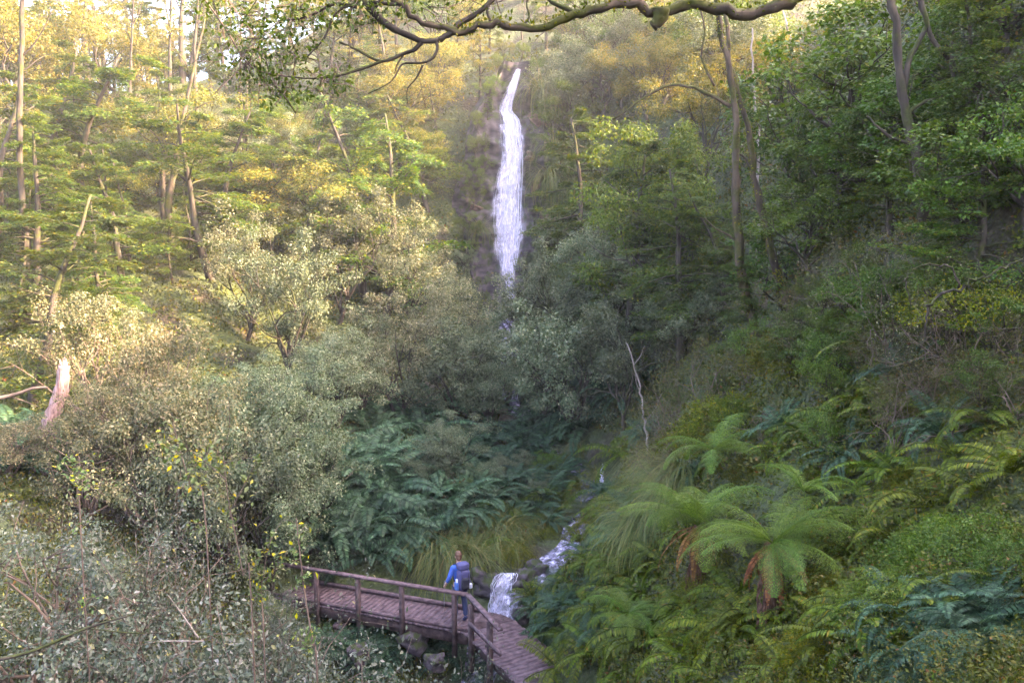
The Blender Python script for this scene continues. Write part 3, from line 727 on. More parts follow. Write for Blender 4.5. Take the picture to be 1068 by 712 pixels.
# --- right bank near
slope_fern('lime', 14, (585, 640, 700, 715), (.35, .6), 'limelow')
slope_fern('lime', 14, (600, 575, 700, 650), (.35, .6), 'limemid')
slope_fern('lime', 14, (700, 620, 800, 715), (.3, .5), 'limetree')
slope_fern('lime', 10, (800, 640, 930, 720), (.22, .4), 'limecorner')
slope_fern('lime', 10, (640, 500, 740, 590), (.35, .6), 'limehigh')
slope_fern('lime', 9, (820, 480, 960, 600), (.25, .4), 'limeright')
slope_fern('lime', 16, (800, 560, 1068, 715), (.25, .42), 'limebottom')
slope_fern(['lime', 'teal'], 14, (690, 370, 1010, 520), (.3, .5), 'midbankfern')
scatter(['broad', 'twiggy', 'bushtree', 'moss'], 18, (650, 320, 1066, 480), (.6, 1.1), 'midbankbush')
slope_fern('lime', 8, (945, 672, 1068, 720), (.14, .22), 'nearfern')
slope_fern('teal', 8, (930, 650, 1068, 712), (.28, .4), 'cornerfern')
slope_fern('lime', 12, (840, 420, 1068, 560), (.25, .42), 'limeupper')
slope_fern('moss', 14, (690, 560, 960, 712), (.18, .4), 'bankmoss', v=1)
slope_fern('mossgreen', 7, (900, 560, 1068, 660), (.3, .5), 'cushionright')
slope_fern('moss', 9, (740, 400, 1060, 520), (.15, .3), 'highmoss')
scatter('bare', 9, (690, 240, 1066, 480), (1.0, 1.9), 'barebush')
for px, py, D, w in [(700, 535, 0, 0), (690, 500, 0, 0), (675, 560, 0, 0), (715, 505, 0, 0)]:
    g = ground_at(px, py); o = spawn('flowsedge', g[0], g[1], .9, 1.2, 'flowsedge', rz=random.uniform(-.4, .4))
for px, py, D, w in [(285, 612, 16, .8), (262, 600, 15, .9)]: top('pale', px, py, D, w, 'bridgeend', lim=(1, 3))
# --- near left
for px, py, D, w in [(30, 520, 12, 1.2), (90, 500, 13.5, 1.3), (150, 510, 13, 1.2), (215, 520, 12.5, 1.1), (15, 590, 9, .9), (75, 570, 10, 1.0), (140, 580, 10, 1.0), (205, 590, 10.5, 1.0), (262, 585, 12, .9),
                     (40, 655, 7.5, .8), (110, 650, 8, .8), (180, 655, 8.4, .8), (245, 650, 9.4, .8), (292, 678, 11, .8)]:
    top('pale', px, py, D, w, 'paleleft', lim=(1.2, 5))
for px, py, D, w in [(350, 668, 12.8, .8), (400, 685, 13, .8), (455, 690, 13, .7), (500, 695, 13.2, .6), (330, 690, 11, .7)]:
    top('pale', px, py, D, w, 'underbridge', lim=(.5, 4))
slope_fern('softfern', 3, (485, 690, 530, 712), (.25, .35), 'bridgefoot')
# ------------------------------------------------------------------ single trees, trunks and branches
def leafspray(b, pts, n, L, W, spread, flat=.3):
    pts = np.array([tuple(p) for p in pts]); t = RNG.uniform(0, 1, n)*(len(pts)-1); i = np.minimum(t.astype(int), len(pts)-2); f = (t-i)[:, None]
    p = pts[i]*(1-f)+pts[i+1]*f+RNG.normal(size=(n, 3))*np.array([1, 1, 1-flat])*spread
    s = RNG.uniform(.6, 1.3, n); b.leaves(p, RNG.normal(size=(n, 3)), RNG.normal(size=(n, 3))*.5+np.array([0, 0, 1]), L*s, W*s)

def pline(pts, D):
    return [pix(p[0], p[1], (p[2] if len(p) > 2 else D)) for p in pts]
def smooth_line(P, k=4):
    P = [Vector(p) for p in P]; out = []
    for i in range(len(P)-1):
        p0 = P[max(0, i-1)]; p1 = P[i]; p2 = P[i+1]; p3 = P[min(len(P)-1, i+2)]
        for j in range(k):
            t = j/k
            out.append(.5*((2*p1)+(-p0+p2)*t+(2*p0-5*p1+4*p2-p3)*t*t+(-p0+3*p1-3*p2+p3)*t**3))
    return out+[P[-1]]
def limb(b, P, r0, r1, sides=8, rough=.08, jit=0.0):
    P = smooth_line(P); n = len(P)
    if jit: P = [p+Vector(RNG.normal(size=3)*jit) for p in P]
    b.tube(P, list(np.linspace(r0, r1, n)), sides, rough); return P
def rel(P, o): return [Vector(p)-Vector(o) for p in P]

# overhanging mossy branch of a tree standing just outside the frame on the right
tx, ty = 4.9, 5.0; tz = hz(tx, ty)
orig = Vector((tx, ty, tz))
ob = empty('overhanging_tree', orig); tag(ob, 'dark tree reaching a long mossy crooked bough across the top', 'tree')
b = MB(); trunkP = [orig+Vector((0, 0, -.3)), orig+Vector((-.1, .05, 1)), orig+Vector((-.25, .1, 2.3)), orig+Vector((-.3, .1, 3.8)), orig+Vector((-.1, .2, 6))]
limb(b, rel(trunkP, orig), .2, .1, 12); b.build('trunk', M['bark'], ob, True)
A = pline([(836, -6), (809, 7), (775, 15), (742, 7), (714, 6), (684, 13), (657, 3), (617, 11), (583, 24), (543, 29), (512, 23), (489, 33), (465, 32), (435, 19), (412, -2), (398, -16)], 5.0)
A = [trunkP[3], trunkP[3]+Vector((-.9, 0, .35)), pix(905, -75, 5.0), pix(862, -34, 5.0)]+A
b = MB(); PA = limb(b, rel(A, orig), .046, .014, 12, .12, .009)
limb(b, rel(pline([(690, 10), (688, 20), (681, 27)], 4.95), orig), .05, .035, 8, .15)
b.build('bough', M['barkmoss'], ob, True)
b = MB()
for pts, r0, r1 in [([(472, 33), (480, 24), (498, 14), (520, -6)], .022, .014), ([(600, 14), (590, 9), (575, 2), (565, -8)], .018, .01),
                    ([(372, -8), (388, 12), (405, 27), (430, 39), (441, 43), (458, 42)], .026, .016), ([(458, 42), (466, 37), (474, 33)], .018, .02),
                    ([(441, 43), (432, 52), (421, 56), (398, 64), (372, 52), (354, 44)], .016, .006), ([(398, 64), (380, 71), (354, 79), (325, 82), (300, 80)], .011, .004),
                    ([(455, 44), (456, 52), (450, 62), (438, 66), (420, 67), (412, 80), (404, 88), (384, 98)], .011, .003), ([(441, 68), (434, 82), (425, 93), (425, 108)], .008, .002),
                    ([(421, 57), (414, 68), (412, 76)], .007, .003), ([(372, 8), (350, 4), (320, 18), (290, 22)], .012, .004), ([(412, 5), (380, 3), (352, 12), (338, 40), (320, 60)], .012, .004),
                    ([(388, 12), (396, 2), (400, -8)], .012, .008), ([(512, 23), (508, 12), (511, 0), (506, -8)], .009, .006), ([(543, 29), (552, 18), (549, 4), (555, -6)], .008, .005)]:
    limb(b, rel(pline(pts, 5.0), orig), r0, r1, 6, .1)
b.build('branches', M['bark'], ob, True)
b = MB(); tw = MB()
for pts, n, sp in [([(200, -20), (235, 10), (260, 30)], 420, .14), ([(262, 40), (290, 55), (320, 60)], 380, .13), ([(240, 62), (262, 78), (285, 74)], 300, .10), ([(290, 22), (320, 18), (350, 4)], 320, .11), ([(325, 95), (345, 88), (354, 79)], 160, .08), ([(270, 95), (300, 100), (318, 92)], 220, .08),
                   ([(300, -10), (380, -5), (450, -12)], 420, .12), ([(355, 20), (385, 25), (400, 15)], 160, .08), ([(430, 10), (470, -5), (520, -8)], 200, .1), ([(560, -10), (610, -8), (640, -12)], 130, .07)]:
    P = rel(pline(pts, 5.0), orig); leafspray(b, P, int(n*1.1), .036, .018, sp*.9)
    for k in range(12):
        s = P[0].lerp(P[-1], random.random()); tw.tube([s, s+Vector(RNG.normal(size=3)*sp), s+Vector(RNG.normal(size=3)*sp*1.8)], [.004, .003, .0015], 3)
tw.tube(smooth_line(rel(pline([(300, 80), (262, 70), (235, 30), (200, -20)], 5.0), orig)), .005, 4)
b.build('foliage', M['broad'], ob); tw.build('twigs', M['twig'], ob)
b = MB()
for i in range(500):
    p = PA[random.randrange(18, len(PA)-14)] if random.random() < .8 else PA[random.randrange(4, len(PA)-2)]
    a = Vector((random.gauss(0, 1), random.gauss(0, 1), random.gauss(.6, .7))).normalized()
    q = p+a*.035+Vector(RNG.normal(size=3)*.012); b.leaves([tuple(q)], np.array([tuple(a+Vector(RNG.normal(size=3)*.4))]), np.array([[.3, .3, 1]]), .03, .014)
b.build('moss_leaves', M['moss'], ob)

def single_trunk(name, lines, D, mat, label, cat='tree', foliage=None, rootdown=True, leafm='broad'):
    """a bare or mossy tree from traced limbs: first line is the trunk"""
    P0 = pline(lines[0][0], D); base = P0[-1]; g = hz(base.x, base.y)
    if rootdown: P0 = P0+[Vector((base.x+.1, base.y, g-.25))]
    o = Vector((P0[-1].x, P0[-1].y, g)); root = empty(name, o); tag(root, label, cat)
    b = MB(); P0 = rel(P0, o)
    TP = limb(b, P0, lines[0][1], lines[0][2], 10, .17, .02); b.build('trunk', M[mat], root, True)
    if mat == 'barkmoss':
        b = MB(); n = len(TP)
        for i in range(1400):
            t = random.random()**.7*(n-1.01); j = int(t); p = TP[j].lerp(TP[j+1], t-j); r = lines[0][1]+(lines[0][2]-lines[0][1])*t/n; a = random.uniform(0, 6.28); d = Vector((math.cos(a), math.sin(a), 0))
            if mnoise.noise(p*1.6+d*.6) < -.02: continue
            b.leaves([tuple(p+d*r)], np.array([tuple(d*.7+Vector((random.gauss(0, .4), random.gauss(0, .4), -.5)))]), np.array([[d.x, d.y, .5]]), .07, .035)
        b.build('moss_leaves', M['moss'], root)
    if len(lines) > 1:
        for pts, r0, r1 in lines[1:]:
            b = MB(); limb(b, rel(pline(pts, D), o), r0, r1, 6, .08, .01); b.build('branch', M[mat], root, True)
    if foliage:
        b = MB()
        for pts, n, sp in foliage: leafspray(b, rel(pline(pts, D), o), n, .07, .035, sp)
        b.build('foliage', M[leafm], root)
    return root
single_trunk('mossy_tree', [([(744, -25), (750, 25), (760, 70), (768, 130), (766, 190), (769, 245), (776, 300), (786, 340)], .05, .125), ([(640, 125), (690, 92), (725, 92), (762, 112)], .02, .05), ([(745, 90), (732, 60), (735, 30), (728, 0)], .03, .015), ([(768, 250), (750, 240), (735, 228)], .035, .015)], 18, 'barkmoss',
             'slim upright tree with pale upper stem and mossy lower trunk beside its leaning twin')
single_trunk('mossy_tree', [([(756, 15), (764, 80), (780, 130), (786, 185), (800, 245), (815, 300), (828, 335)], .04, .12), ([(786, 185), (778, 165), (762, 160)], .04, .02), ([(796, 236), (815, 225), (832, 222), (845, 226)], .03, .015)], 18.4, 'barkmoss',
             'mossy trunk leaning left, right-hand one of the close pair in shade')
single_trunk('thin_tree', [([(812, -5), (820, 25), (829, 58), (842, 95)], .03, .06)], 34, 'barkpale', 'thin pale sunlit trunk behind the mossy pair, leaning left')
single_trunk('thin_tree', [([(784, 30), (785, 75), (789, 120), (791, 165)], .02, .05)], 24, 'barkpale', 'thin grey straight stem just right of the mossy pair')
single_trunk('dark_tree', [([(925, -25), (935, 40), (942, 100), (954, 160), (966, 225), (972, 300)], .05, .12), ([(957, -10), (964, 15), (972, 40), (990, 62)], .05, .03), ([(945, 120), (965, 105), (985, 100), (1010, 85)], .04, .015), ([(950, 150), (925, 140), (905, 120)], .035, .012), ([(942, 100), (950, 60), (966, 30)], .05, .04)], 13, 'bark',
             'thick dark trunk with crooked limbs among the leaves on the right')
single_trunk('dead_branch', [([(1075, 268), (1052, 276), (1028, 288), (1012, 293), (1001, 302), (984, 306), (967, 317)], .008, .02), ([(1001, 300), (994, 279), (978, 276), (964, 275), (952, 283), (944, 290)], .014, .006), ([(944, 290), (947, 300), (950, 318)], .01, .005), ([(1028, 288), (1020, 276), (1016, 262)], .012, .004), ([(967, 317), (965, 335), (966, 352)], .02, .006)], 9.5, 'bark', 'grey lichened dead bough lying across the right bank', 'branch', rootdown=False)
single_trunk('dead_branch', [([(654, 357), (661, 380), (668, 410), (672, 435), (674, 460)], .015, .04), ([(661, 380), (668, 370), (672, 360)], .012, .006), ([(668, 410), (663, 395), (664, 380)], .012, .006), ([(674, 440), (684, 425), (690, 410)], .014, .005)], 21, 'barkpale', 'thin bare white sapling stem in the middle of the right slope', 'branch')
single_trunk('tall_dead_tree', [([(30, -90), (24, -20), (22, 60), (20, 140), (24, 215), (26, 245)], .06, .15), ([(22, 60), (40, 40), (55, 10)], .04, .01)], 31, 'bark', 'straight grey trunk rising at the far left edge', 'tree')
single_trunk('leaning_tree', [([(214, 20), (200, 80), (190, 130), (184, 165), (176, 215)], .03, .2), ([(200, 80), (190, 60), (176, 48)], .05, .01), ([(192, 125), (206, 112), (222, 106)], .05, .01)], 38, 'barkmoss', 'short mossy trunk catching yellow light among the left beeches', 'tree')
for i, (x, y0, y1, D, r, lab) in enumerate([(178, -20, 100, 52, .16, 'slim pale trunk left of the thicker sunlit pair near the top'), (190, -20, 70, 54, .26, 'thickest sunlit trunk near the top left of the forest'), (204, 10, 90, 50, .15, 'slim dark trunk right of the thick sunlit one near the top'), (137, 10, 130, 50, .14, 'pale upright trunk between upper left crowns'), (89, -10, 60, 56, .25, 'broad grey trunk against the bright gap at top left'),
                                        (463, 55, 110, 58, .11, 'short pale trunk lit by sun left of the waterfall top'), (545, 15, 45, 64, .11, 'small pale trunk directly above the waterfall lip'), (255, 120, 175, 44, .12, 'brown trunk under the layered beech left of centre')]):
    single_trunk('pole_tree', [([(x+3, y0-70), (x+2, y0), (x-1, (y0+y1)/2), (x, y1)], r*.15, r), ([(x, y0+18), (x+9, y0), (x+14, y0-22)], r*.3, r*.08), ([(x, y0+34), (x-8, y0+18), (x-16, y0+4)], r*.25, r*.06)], D, 'bark', lab)
# broken snag
P = pline([(67, 381), (65, 400), (58, 425), (50, 448), (44, 470)], 20); o = P[-1].copy(); o.z = hz(o.x, o.y)
sn = empty('broken_snag', o); tag(sn, 'leaning broken stump with pale splintered pink wood above the shrubs', 'tree stump')
b = MB(); Q = rel(P, o)+[Vector((-.15, 0, -.2))]; b.tube(smooth_line(Q), list(np.linspace(.13, .27, 21)), 14, .12)
for k in range(9):
    a = random.uniform(0, 6.28); s = Q[0]+Vector((math.cos(a)*.09, math.sin(a)*.09, -.06)); b.tube([s, s+Vector((0, 0, random.uniform(.1, .3)))], [.04, .008], 4)
b.build('trunk', M['snag'], sn, True)
P = pline([(-20, 418), (10, 413), (35, 405), (50, 404)], 18); o = P[0].copy()
b = MB(); limb(b, rel(P, o), .06, .025, 7); limb(b, rel(pline([(10, 413), (25, 418), (40, 424)], 18), o), .02, .006, 5)
fb = b.build('fallen_branch', M['twig'], None, True); fb.location = o; tag(fb, 'brown dead branch lying level at the left edge by the stump', 'branch')

# saplings, lower left
def sapling(lines, D, label, leafn=60, L=.085, sz=1):
    P0 = pline(lines[0], D); g = hz(P0[-1].x, P0[-1].y); o = Vector((P0[-1].x, P0[-1].y, g)); P0 = P0+[Vector((o.x, o.y, g-.1))]
    root = empty('sapling', o); tag(root, label, 'sapling'); b = MB(); lf = MB(); P = limb(b, rel(P0, o), .004*sz, .012*sz, 6)
    for pts in lines[1:]:
        Q = limb(b, rel(pline(pts, D), o), .004, .007, 5); leafspray(lf, Q[:len(Q)], leafn//2, L, L*.5, .07, 0)
    for k in range(20):
        j = random.randrange(1, max(2, int(len(P)*.8))); s = P[j]; e = s+Vector((random.gauss(0, .16), random.gauss(0, .16), random.uniform(-.02, .22)))
        b.tube([s, (s+e)/2+Vector((0, 0, .02)), e], [.004, .003, .002], 3); leafspray(lf, [s, e], 7, L*.8, L*.42, .05, 0)
    b.build('stem', M['twig'], root, True); lf.build('leaves', M['sapling'], root)
sapling([[(233, 475), (238, 520), (246, 560), (254, 600), (262, 625)], [(200, 470), (215, 482), (236, 500)], [(268, 480), (255, 505), (242, 530)]], 9.5, 'slender sapling with curved stem and yellowing leaves left of the bridge')
sapling([[(309, 540), (312, 570), (318, 620), (326, 670), (331, 712)], [(322, 588), (316, 600), (316, 610)]], 9, 'bare dark sapling stem standing in front of the bridge end', 20, sz=1.3)
sapling([[(180, 440), (188, 470), (200, 510), (215, 550)], [(160, 462), (175, 466), (188, 474)], [(225, 465), (208, 480), (195, 500)]], 11, 'small sapling with large grey and yellow leaves above the pale shrubs', 110, .10)
sapling([[(283, 560), (276, 590), (272, 625), (275, 660)], [(300, 575), (290, 590), (276, 605)]], 9.6, 'leafy sapling with yellow tips just left of the bridge', 80)
sapling([[(82, 475), (86, 510), (84, 550)], [(66, 480), (76, 496), (85, 512)]], 10.5, 'dark thin sapling among the pale shrubs at far left', 60)
P = pline([(-20, 690), (30, 680), (90, 655), (140, 640)], 7); o = P[0].copy(); b = MB(); limb(b, rel(P, o), .022, .008, 7); limb(b, rel(pline([(90, 655), (150, 660), (215, 655)], 7), o), .008, .003, 5)
fb = b.build('fallen_branch', M['bark'], None, True); fb.location = o; tag(fb, 'dark bare branch crossing the pale shrubs at bottom left', 'branch')
P = pline([(175, 620), (190, 640), (207, 665)], 8); o = P[0].copy(); b = MB(); limb(b, rel(P, o), .004, .011, 6); limb(b, rel(pline([(150, 668), (180, 668), (212, 668)], 8), o), .005, .008, 5)
fb = b.build('fallen_branch', M['barkpale'], None, True); fb.location = o; tag(fb, 'forked white twig among the pale shrubs near the bottom', 'branch')

# ------------------------------------------------------------------ tree ferns
def treefern(px, py, D, h, L, nf, label, trunk=True, azr=None, leaf='treefern', wid=.19, elev=(15, 70), gr=None):
    if D is None: D = ground_at(px, py)[1]-.35
    p = pix(px, py, D); root = empty('tree_fern', (p.x, p.y, p.z-h)); tag(root, label, 'tree fern', gr)
    if trunk:
        b = MB(); b.tube([(0, 0, -.3), (.02, 0, h*.35), (-.02, 0, h*.7), (0, 0, h)], [.14, .115, .09, .07], 14, .2)
        for k in range(120):
            a = random.uniform(0, 6.28); z = random.uniform(0, h); r = .15-.05*z/h; s = Vector((math.cos(a)*r, math.sin(a)*r, z)); b.tube([s, s+Vector((math.cos(a)*.04, math.sin(a)*.04, -.10)), s+Vector((math.cos(a)*.03, math.sin(a)*.03, -.28))], [.012, .009, .003], 3)
        b.build('trunk', M['fibre'], root, True)
        b = MB()
        for k in range(13): frond_into(b, (0, 0, h-.02), random.uniform(0, 6.28), L*random.uniform(.4, .75), R(random.uniform(-50, 0)), 1.3, 26, .09, False)
        b.build('dead_fronds', M['deadfrond'], root)
    for k in range(nf):
        b = MB(); az = k*2.399+random.uniform(-.2, .2) if azr is None else R(random.uniform(*azr))
        frond_into(b, (0, 0, 0), 0, L*random.uniform(.8, 1.1), R(random.uniform(*elev)), random.uniform(1.1, 1.9), 26, wid, True, stemr=.007)
        f = b.build('frond', M[leaf], root); f.location = (0, 0, h); f.rotation_euler = (0, 0, az)
    return root
treefern(728, 548, 11.5, 1.3, 1.4, 20, 'tree fern with wide fronds over a dark trunk on the right bank')
treefern(806, 566, 9.2, 1.25, 1.2, 19, 'tree fern with reddish shaggy trunk in the centre of the right bank')
treefern(838, 512, 9.6, .5, .75, 7, 'small tree fern with one upright frond above the shaggy trunked one', trunk=False, elev=(30, 80))
treefern(1040, 665, None, .6, .75, 18, 'broad dark green fern filling the bottom right corner', trunk=False, elev=(15, 60), leaf='fernteal')
treefern(960, 700, None, .6, .5, 13, 'low green fern left of the broad one at bottom right', trunk=False, elev=(10, 60), leaf='fernteal')
treefern(905, 610, None, .6, .5, 9, 'grey-green fern drooping on the bank left of the bottom right corner', trunk=False, elev=(-10, 50), leaf='grey')
treefern(745, 470, 13.5, .8, 1.2, 12, 'yellow-green fern crown highest on the right bank above the flowing sedge', trunk=False, elev=(15, 65))
treefern(655, 640, 12.2, .5, .9, 12, 'bright fern crown beside the lower end of the boardwalk', trunk=False, elev=(10, 60))

# ------------------------------------------------------------------ water and rocks
def ribbon(lines, nlat=10):
    """lines: list of (left point, right point) down the flow"""
    V = []; n = len(lines)
    for a, c in lines:
        a = Vector(a); c = Vector(c)
        for k in range(nlat+1): V.append(tuple(a.lerp(c, k/nlat)))
    w = nlat+1; Fc = [[i*w+k, i*w+k+1, (i+1)*w+k+1, (i+1)*w+k] for i in range(n-1) for k in range(nlat)]
    return V, Fc
# stream: a ribbon following the bed
path = []
for a, c in zip(STREAM[:-1], STREAM[1:]):
    m = max(2, int(np.linalg.norm(c-a)/.35))
    for t in np.linspace(0, 1, m, endpoint=False): path.append(a+(c-a)*t)
path.append(STREAM[-1]); path = np.array(path)
for it in range(4): path[1:-1] = (path[:-2]+2*path[1:-1]+path[2:])/4
tg = np.gradient(path, axis=0); tg /= np.linalg.norm(tg, axis=1)[:, None]; nr = np.stack([tg[:, 1], -tg[:, 0]], 1)
zc = height(path[:, 0], path[:, 1], True); zc = np.convolve(np.pad(zc, 1, 'edge'), [.25, .5, .25], 'valid')+.16
wd = np.interp(path[:, 1], [8, 14, 18, 19.8, 21, 26, 35, 47], [1.0, .9, .6, .4, .5, .45, .7, 1.0])*(1+.25*np.sin(path[:, 1]*3.1))
L_ = []
for k in range(len(path)):
    L_.append(((path[k, 0]-nr[k, 0]*wd[k], path[k, 1]-nr[k, 1]*wd[k], zc[k]), (path[k, 0]+nr[k, 0]*wd[k], path[k, 1]+nr[k, 1]*wd[k], zc[k])))
V, Fc = ribbon(L_, 12); V = np.array(V)
V[:, 2] += (vnoise(V[:, 0]*3, V[:, 1]*3, 8)-.5)*.10+(vnoise(V[:, 0]*9, V[:, 1]*9, 9)-.5)*.05
st = link(bpy.data.objects.new('stream', np_mesh('stream', V, np.array(Fc), M['stream'], True))); tag(st, 'foaming stream tumbling down the gully', 'stream', kind='structure')

def falls(name, spine, seed, nst, sw, label, bulge=.15, film=True, lanes=False):
    """spine: (px, py, half width px, D); strands of water falling along it"""
    C = []; W = []
    for px, py, hw, D in spine:
        p = pix(px, py, D); C.append(p); W.append((pix(px+hw, py, D)-p).length)
    n = 46; C2 = []; W2 = []
    ts = np.linspace(0, len(C)-1, n)
    for t in ts:
        i = min(int(t), len(C)-2); f = t-i; C2.append(C[i].lerp(C[i+1], f)); W2.append(W[i]*(1-f)+W[i+1]*f)
    C2 = [(C2[max(0, i-1)]+C2[i]*2+C2[min(n-1, i+1)])/4 for i in range(n)]
    root = empty(name, C2[-1]); tag(root, label, 'waterfall', kind='structure'); o = C2[-1]
    b = MB()
    for s in range(nst):
        u = (random.choice([-.55, -.3, 0, .1, .2, .3, .42, .5])+random.gauss(0, .09)) if lanes else random.uniform(-1, 1); u = max(-1.08, min(1.08, u)); a0 = random.uniform(0, .8) if random.random() < .6 else 0; a1 = min(1, a0+random.uniform(.12, .6))
        i0 = int(a0*(n-1)); i1 = max(i0+3, int(a1*(n-1))); i1 = min(i1, n-1)
        if i1-i0 < 3: continue
        V = []; ww = sw*random.uniform(.35, 1.6)*(1-.5*abs(u)); ph = random.uniform(0, 9); bl = random.uniform(0, 1)
        for i in range(i0, i1+1):
            q = (i-i0)/(i1-i0); x = u*W2[i]*(1+.05*math.sin(i*.7+ph))+.25*sw*math.sin(i*1.1+ph)
            c = C2[i]-o; h_ = ww*(math.sin(math.pi*min(1, .1+q*.95)))**.6*(1+.3*math.sin(i*1.9+ph*3))
            y = -bulge*(bl+.3*math.sin(i*.45+s))-.03
            V.append((c.x+x-h_/2, c.y+y, c.z)); V.append((c.x+x, c.y+y-h_*.35, c.z)); V.append((c.x+x+h_/2, c.y+y, c.z))
        m = len(V)//3; f = []
        for i in range(m-1):
            for j in (0, 1): f.append([3*i+j, 3*i+j+1, 3*i+j+4, 3*i+j+3])
        b.add(V, f)
    b.build('strands', M['strand'], root, True)
    nl = 5 if lanes else 3
    for ly in range(nl):
        V = []; UV = []; nL = 20; acc = 0; sc = random.uniform(.85, 1.28); sh = random.uniform(-.22, .22)
        for i in range(n):
            c = C2[i]-o
            if i: acc += (C2[i]-C2[i-1]).length
            for k in range(nL+1):
                u = k/nL; x = (sh+u*2-1)*W2[i]*sc*(1+.16*math.sin(i*.5+ly*2)+.10*math.sin(i*1.3+ly))
                V.append((c.x+x+random.uniform(-.2, .2)*W2[i]*0, c.y-.05-bulge*(.3+1.1*ly/nl)*(1-(u*2-1)**2)-.08*bulge/.15*math.sin(u*17+i*.3+ly)-.3*bulge*math.sin(i*.9+ly)*(1 if lanes else .3), c.z)); UV.append((u, acc/(1.6*max(W2))*.5))
        w_ = nL+1; Fc = [[i*w_+k, i*w_+k+1, (i+1)*w_+k+1, (i+1)*w_+k] for i in range(n-1) for k in range(nL)]
        link(bpy.data.objects.new('veil', np_mesh('veil', V, np.array(Fc), M['film'], True, uv=UV)), root)
    return root
FALL = [(541, 72, 3, 53.2), (537, 84, 6, 52.9), (532, 100, 8, 52.4), (527, 116, 10, 52.2), (533, 124, 14, 51.6), (534, 145, 15, 51.2), (536, 160, 16, 51), (533, 180, 19, 50.6), (531, 205, 21, 50.2), (530, 235, 23, 49.6), (531, 255, 22, 49.2), (530, 275, 15, 48.6), (530, 292, 10, 48.0), (533, 308, 6, 47.4), (536, 320, 4, 46.8)]
falls('waterfall', FALL, 1, 46, .03, 'tall white waterfall dropping down the dark cliff', lanes=True)
falls('cascade', [(531, 596, 9, 19.75), (528, 600, 13, 19.6), (524, 608, 13, 19.45), (521, 620, 13, 19.4), (519, 632, 13, 19.35), (518, 646, 14, 19.3)], 2, 30, .02, 'short white cascade pouring over a ledge behind the walkway', .05)
falls('cascade', [(488, 570, 3, 22.2), (486, 576, 4, 21.9), (482, 584, 5, 21.5), (484, 592, 6, 21.2), (480, 606, 7, 20.9), (476, 622, 8, 20.6)], 3, 14, .02, 'narrow bluish trickle behind the hiker', .05)
falls('cascade', [(629, 483, 1, 26.2), (627, 495, 2.5, 25.8), (630, 510, 6, 25.1), (629, 524, 8, 24.6), (632, 534, 10, 24.2), (628, 550, 9, 23.8)], 4, 16, .02, 'thin broken cascade in the gully above the boulders', .05)
falls('cascade', [(537, 404, 4, 35.5), (534, 414, 6, 35.2), (536, 424, 6, 35), (529, 432, 8, 34.6), (528, 446, 7, 34.2)], 5, 12, .02, 'small white water glimpsed between the ferns at mid height', .05)

def rockmesh(rx, ry, rz, seed, mat, sub=24):
    u = np.linspace(0, 2*math.pi, sub, endpoint=False); v = np.linspace(0, math.pi, sub//2+1); U, Vv = np.meshgrid(u, v)
    x = np.cos(U)*np.sin(Vv); y = np.sin(U)*np.sin(Vv); z = np.cos(Vv)
    f = np.array([.72+.5*mnoise.noise(Vector((a*1.3+seed*7.1, b_*1.3, c*1.3)))+.22*mnoise.noise(Vector((a*3.5+seed, b_*3.5, c*3.5+seed*3)))+.08*abs(mnoise.noise(Vector((a*8+seed, b_*8, c*8)))) for a, b_, c in zip(x.ravel(), y.ravel(), z.ravel())]).reshape(x.shape)
    sq = lambda a: np.sign(a)*np.abs(a)**.75
    P = np.stack([sq(x)*f*rx, sq(y)*f*ry, sq(z)*f*rz], -1).reshape(-1, 3); n = sub; m = len(v)
    k = np.arange(n); Fc = np.concatenate([np.stack([i*n+k, (i+1)*n+k, (i+1)*n+(k+1) % n, i*n+(k+1) % n], 1) for i in range(m-1)])
    return np_mesh('boulder', P, Fc, M[mat], True)
rocks = [rockmesh(1, .9, .75, s, 'rock') for s in range(4)]
def rock(px, py, D, s, sc=(1, 1, 1), group='boulders', mesh=None):
    p = pix(px, py, D); o = link(bpy.data.objects.new('boulder', mesh or random.choice(rocks))); o.location = p; o.scale = (s*sc[0], s*sc[1], s*sc[2]); o.rotation_euler = (random.uniform(-.3, .3), random.uniform(-.3, .3), random.uniform(0, 6))
    o['category'] = 'boulder'; o['group'] = group; REG.setdefault(group, []).append(o); return o
for px, py, D, s in [(545, 606, 20.2, .45), (505, 606, 20.3, .5), (560, 595, 20.9, .45), (540, 590, 21.6, .35), (588, 590, 21.4, .4), (515, 590, 21.6, .5), (610, 555, 24.2, .6), (640, 545, 24.8, .6), (600, 530, 26, .6), (612, 500, 27, .6), (640, 510, 26.3, .6), (570, 560, 23.5, .55), (545, 640, 18.9, .35)]:
    rock(px, py, D, s)
for px, py, D, s in [(375, 683, 17.4, .35), (432, 668, 18.2, .4), (455, 690, 17, .3)]:
    rock(px, py, D, s, group='bridgerocks')
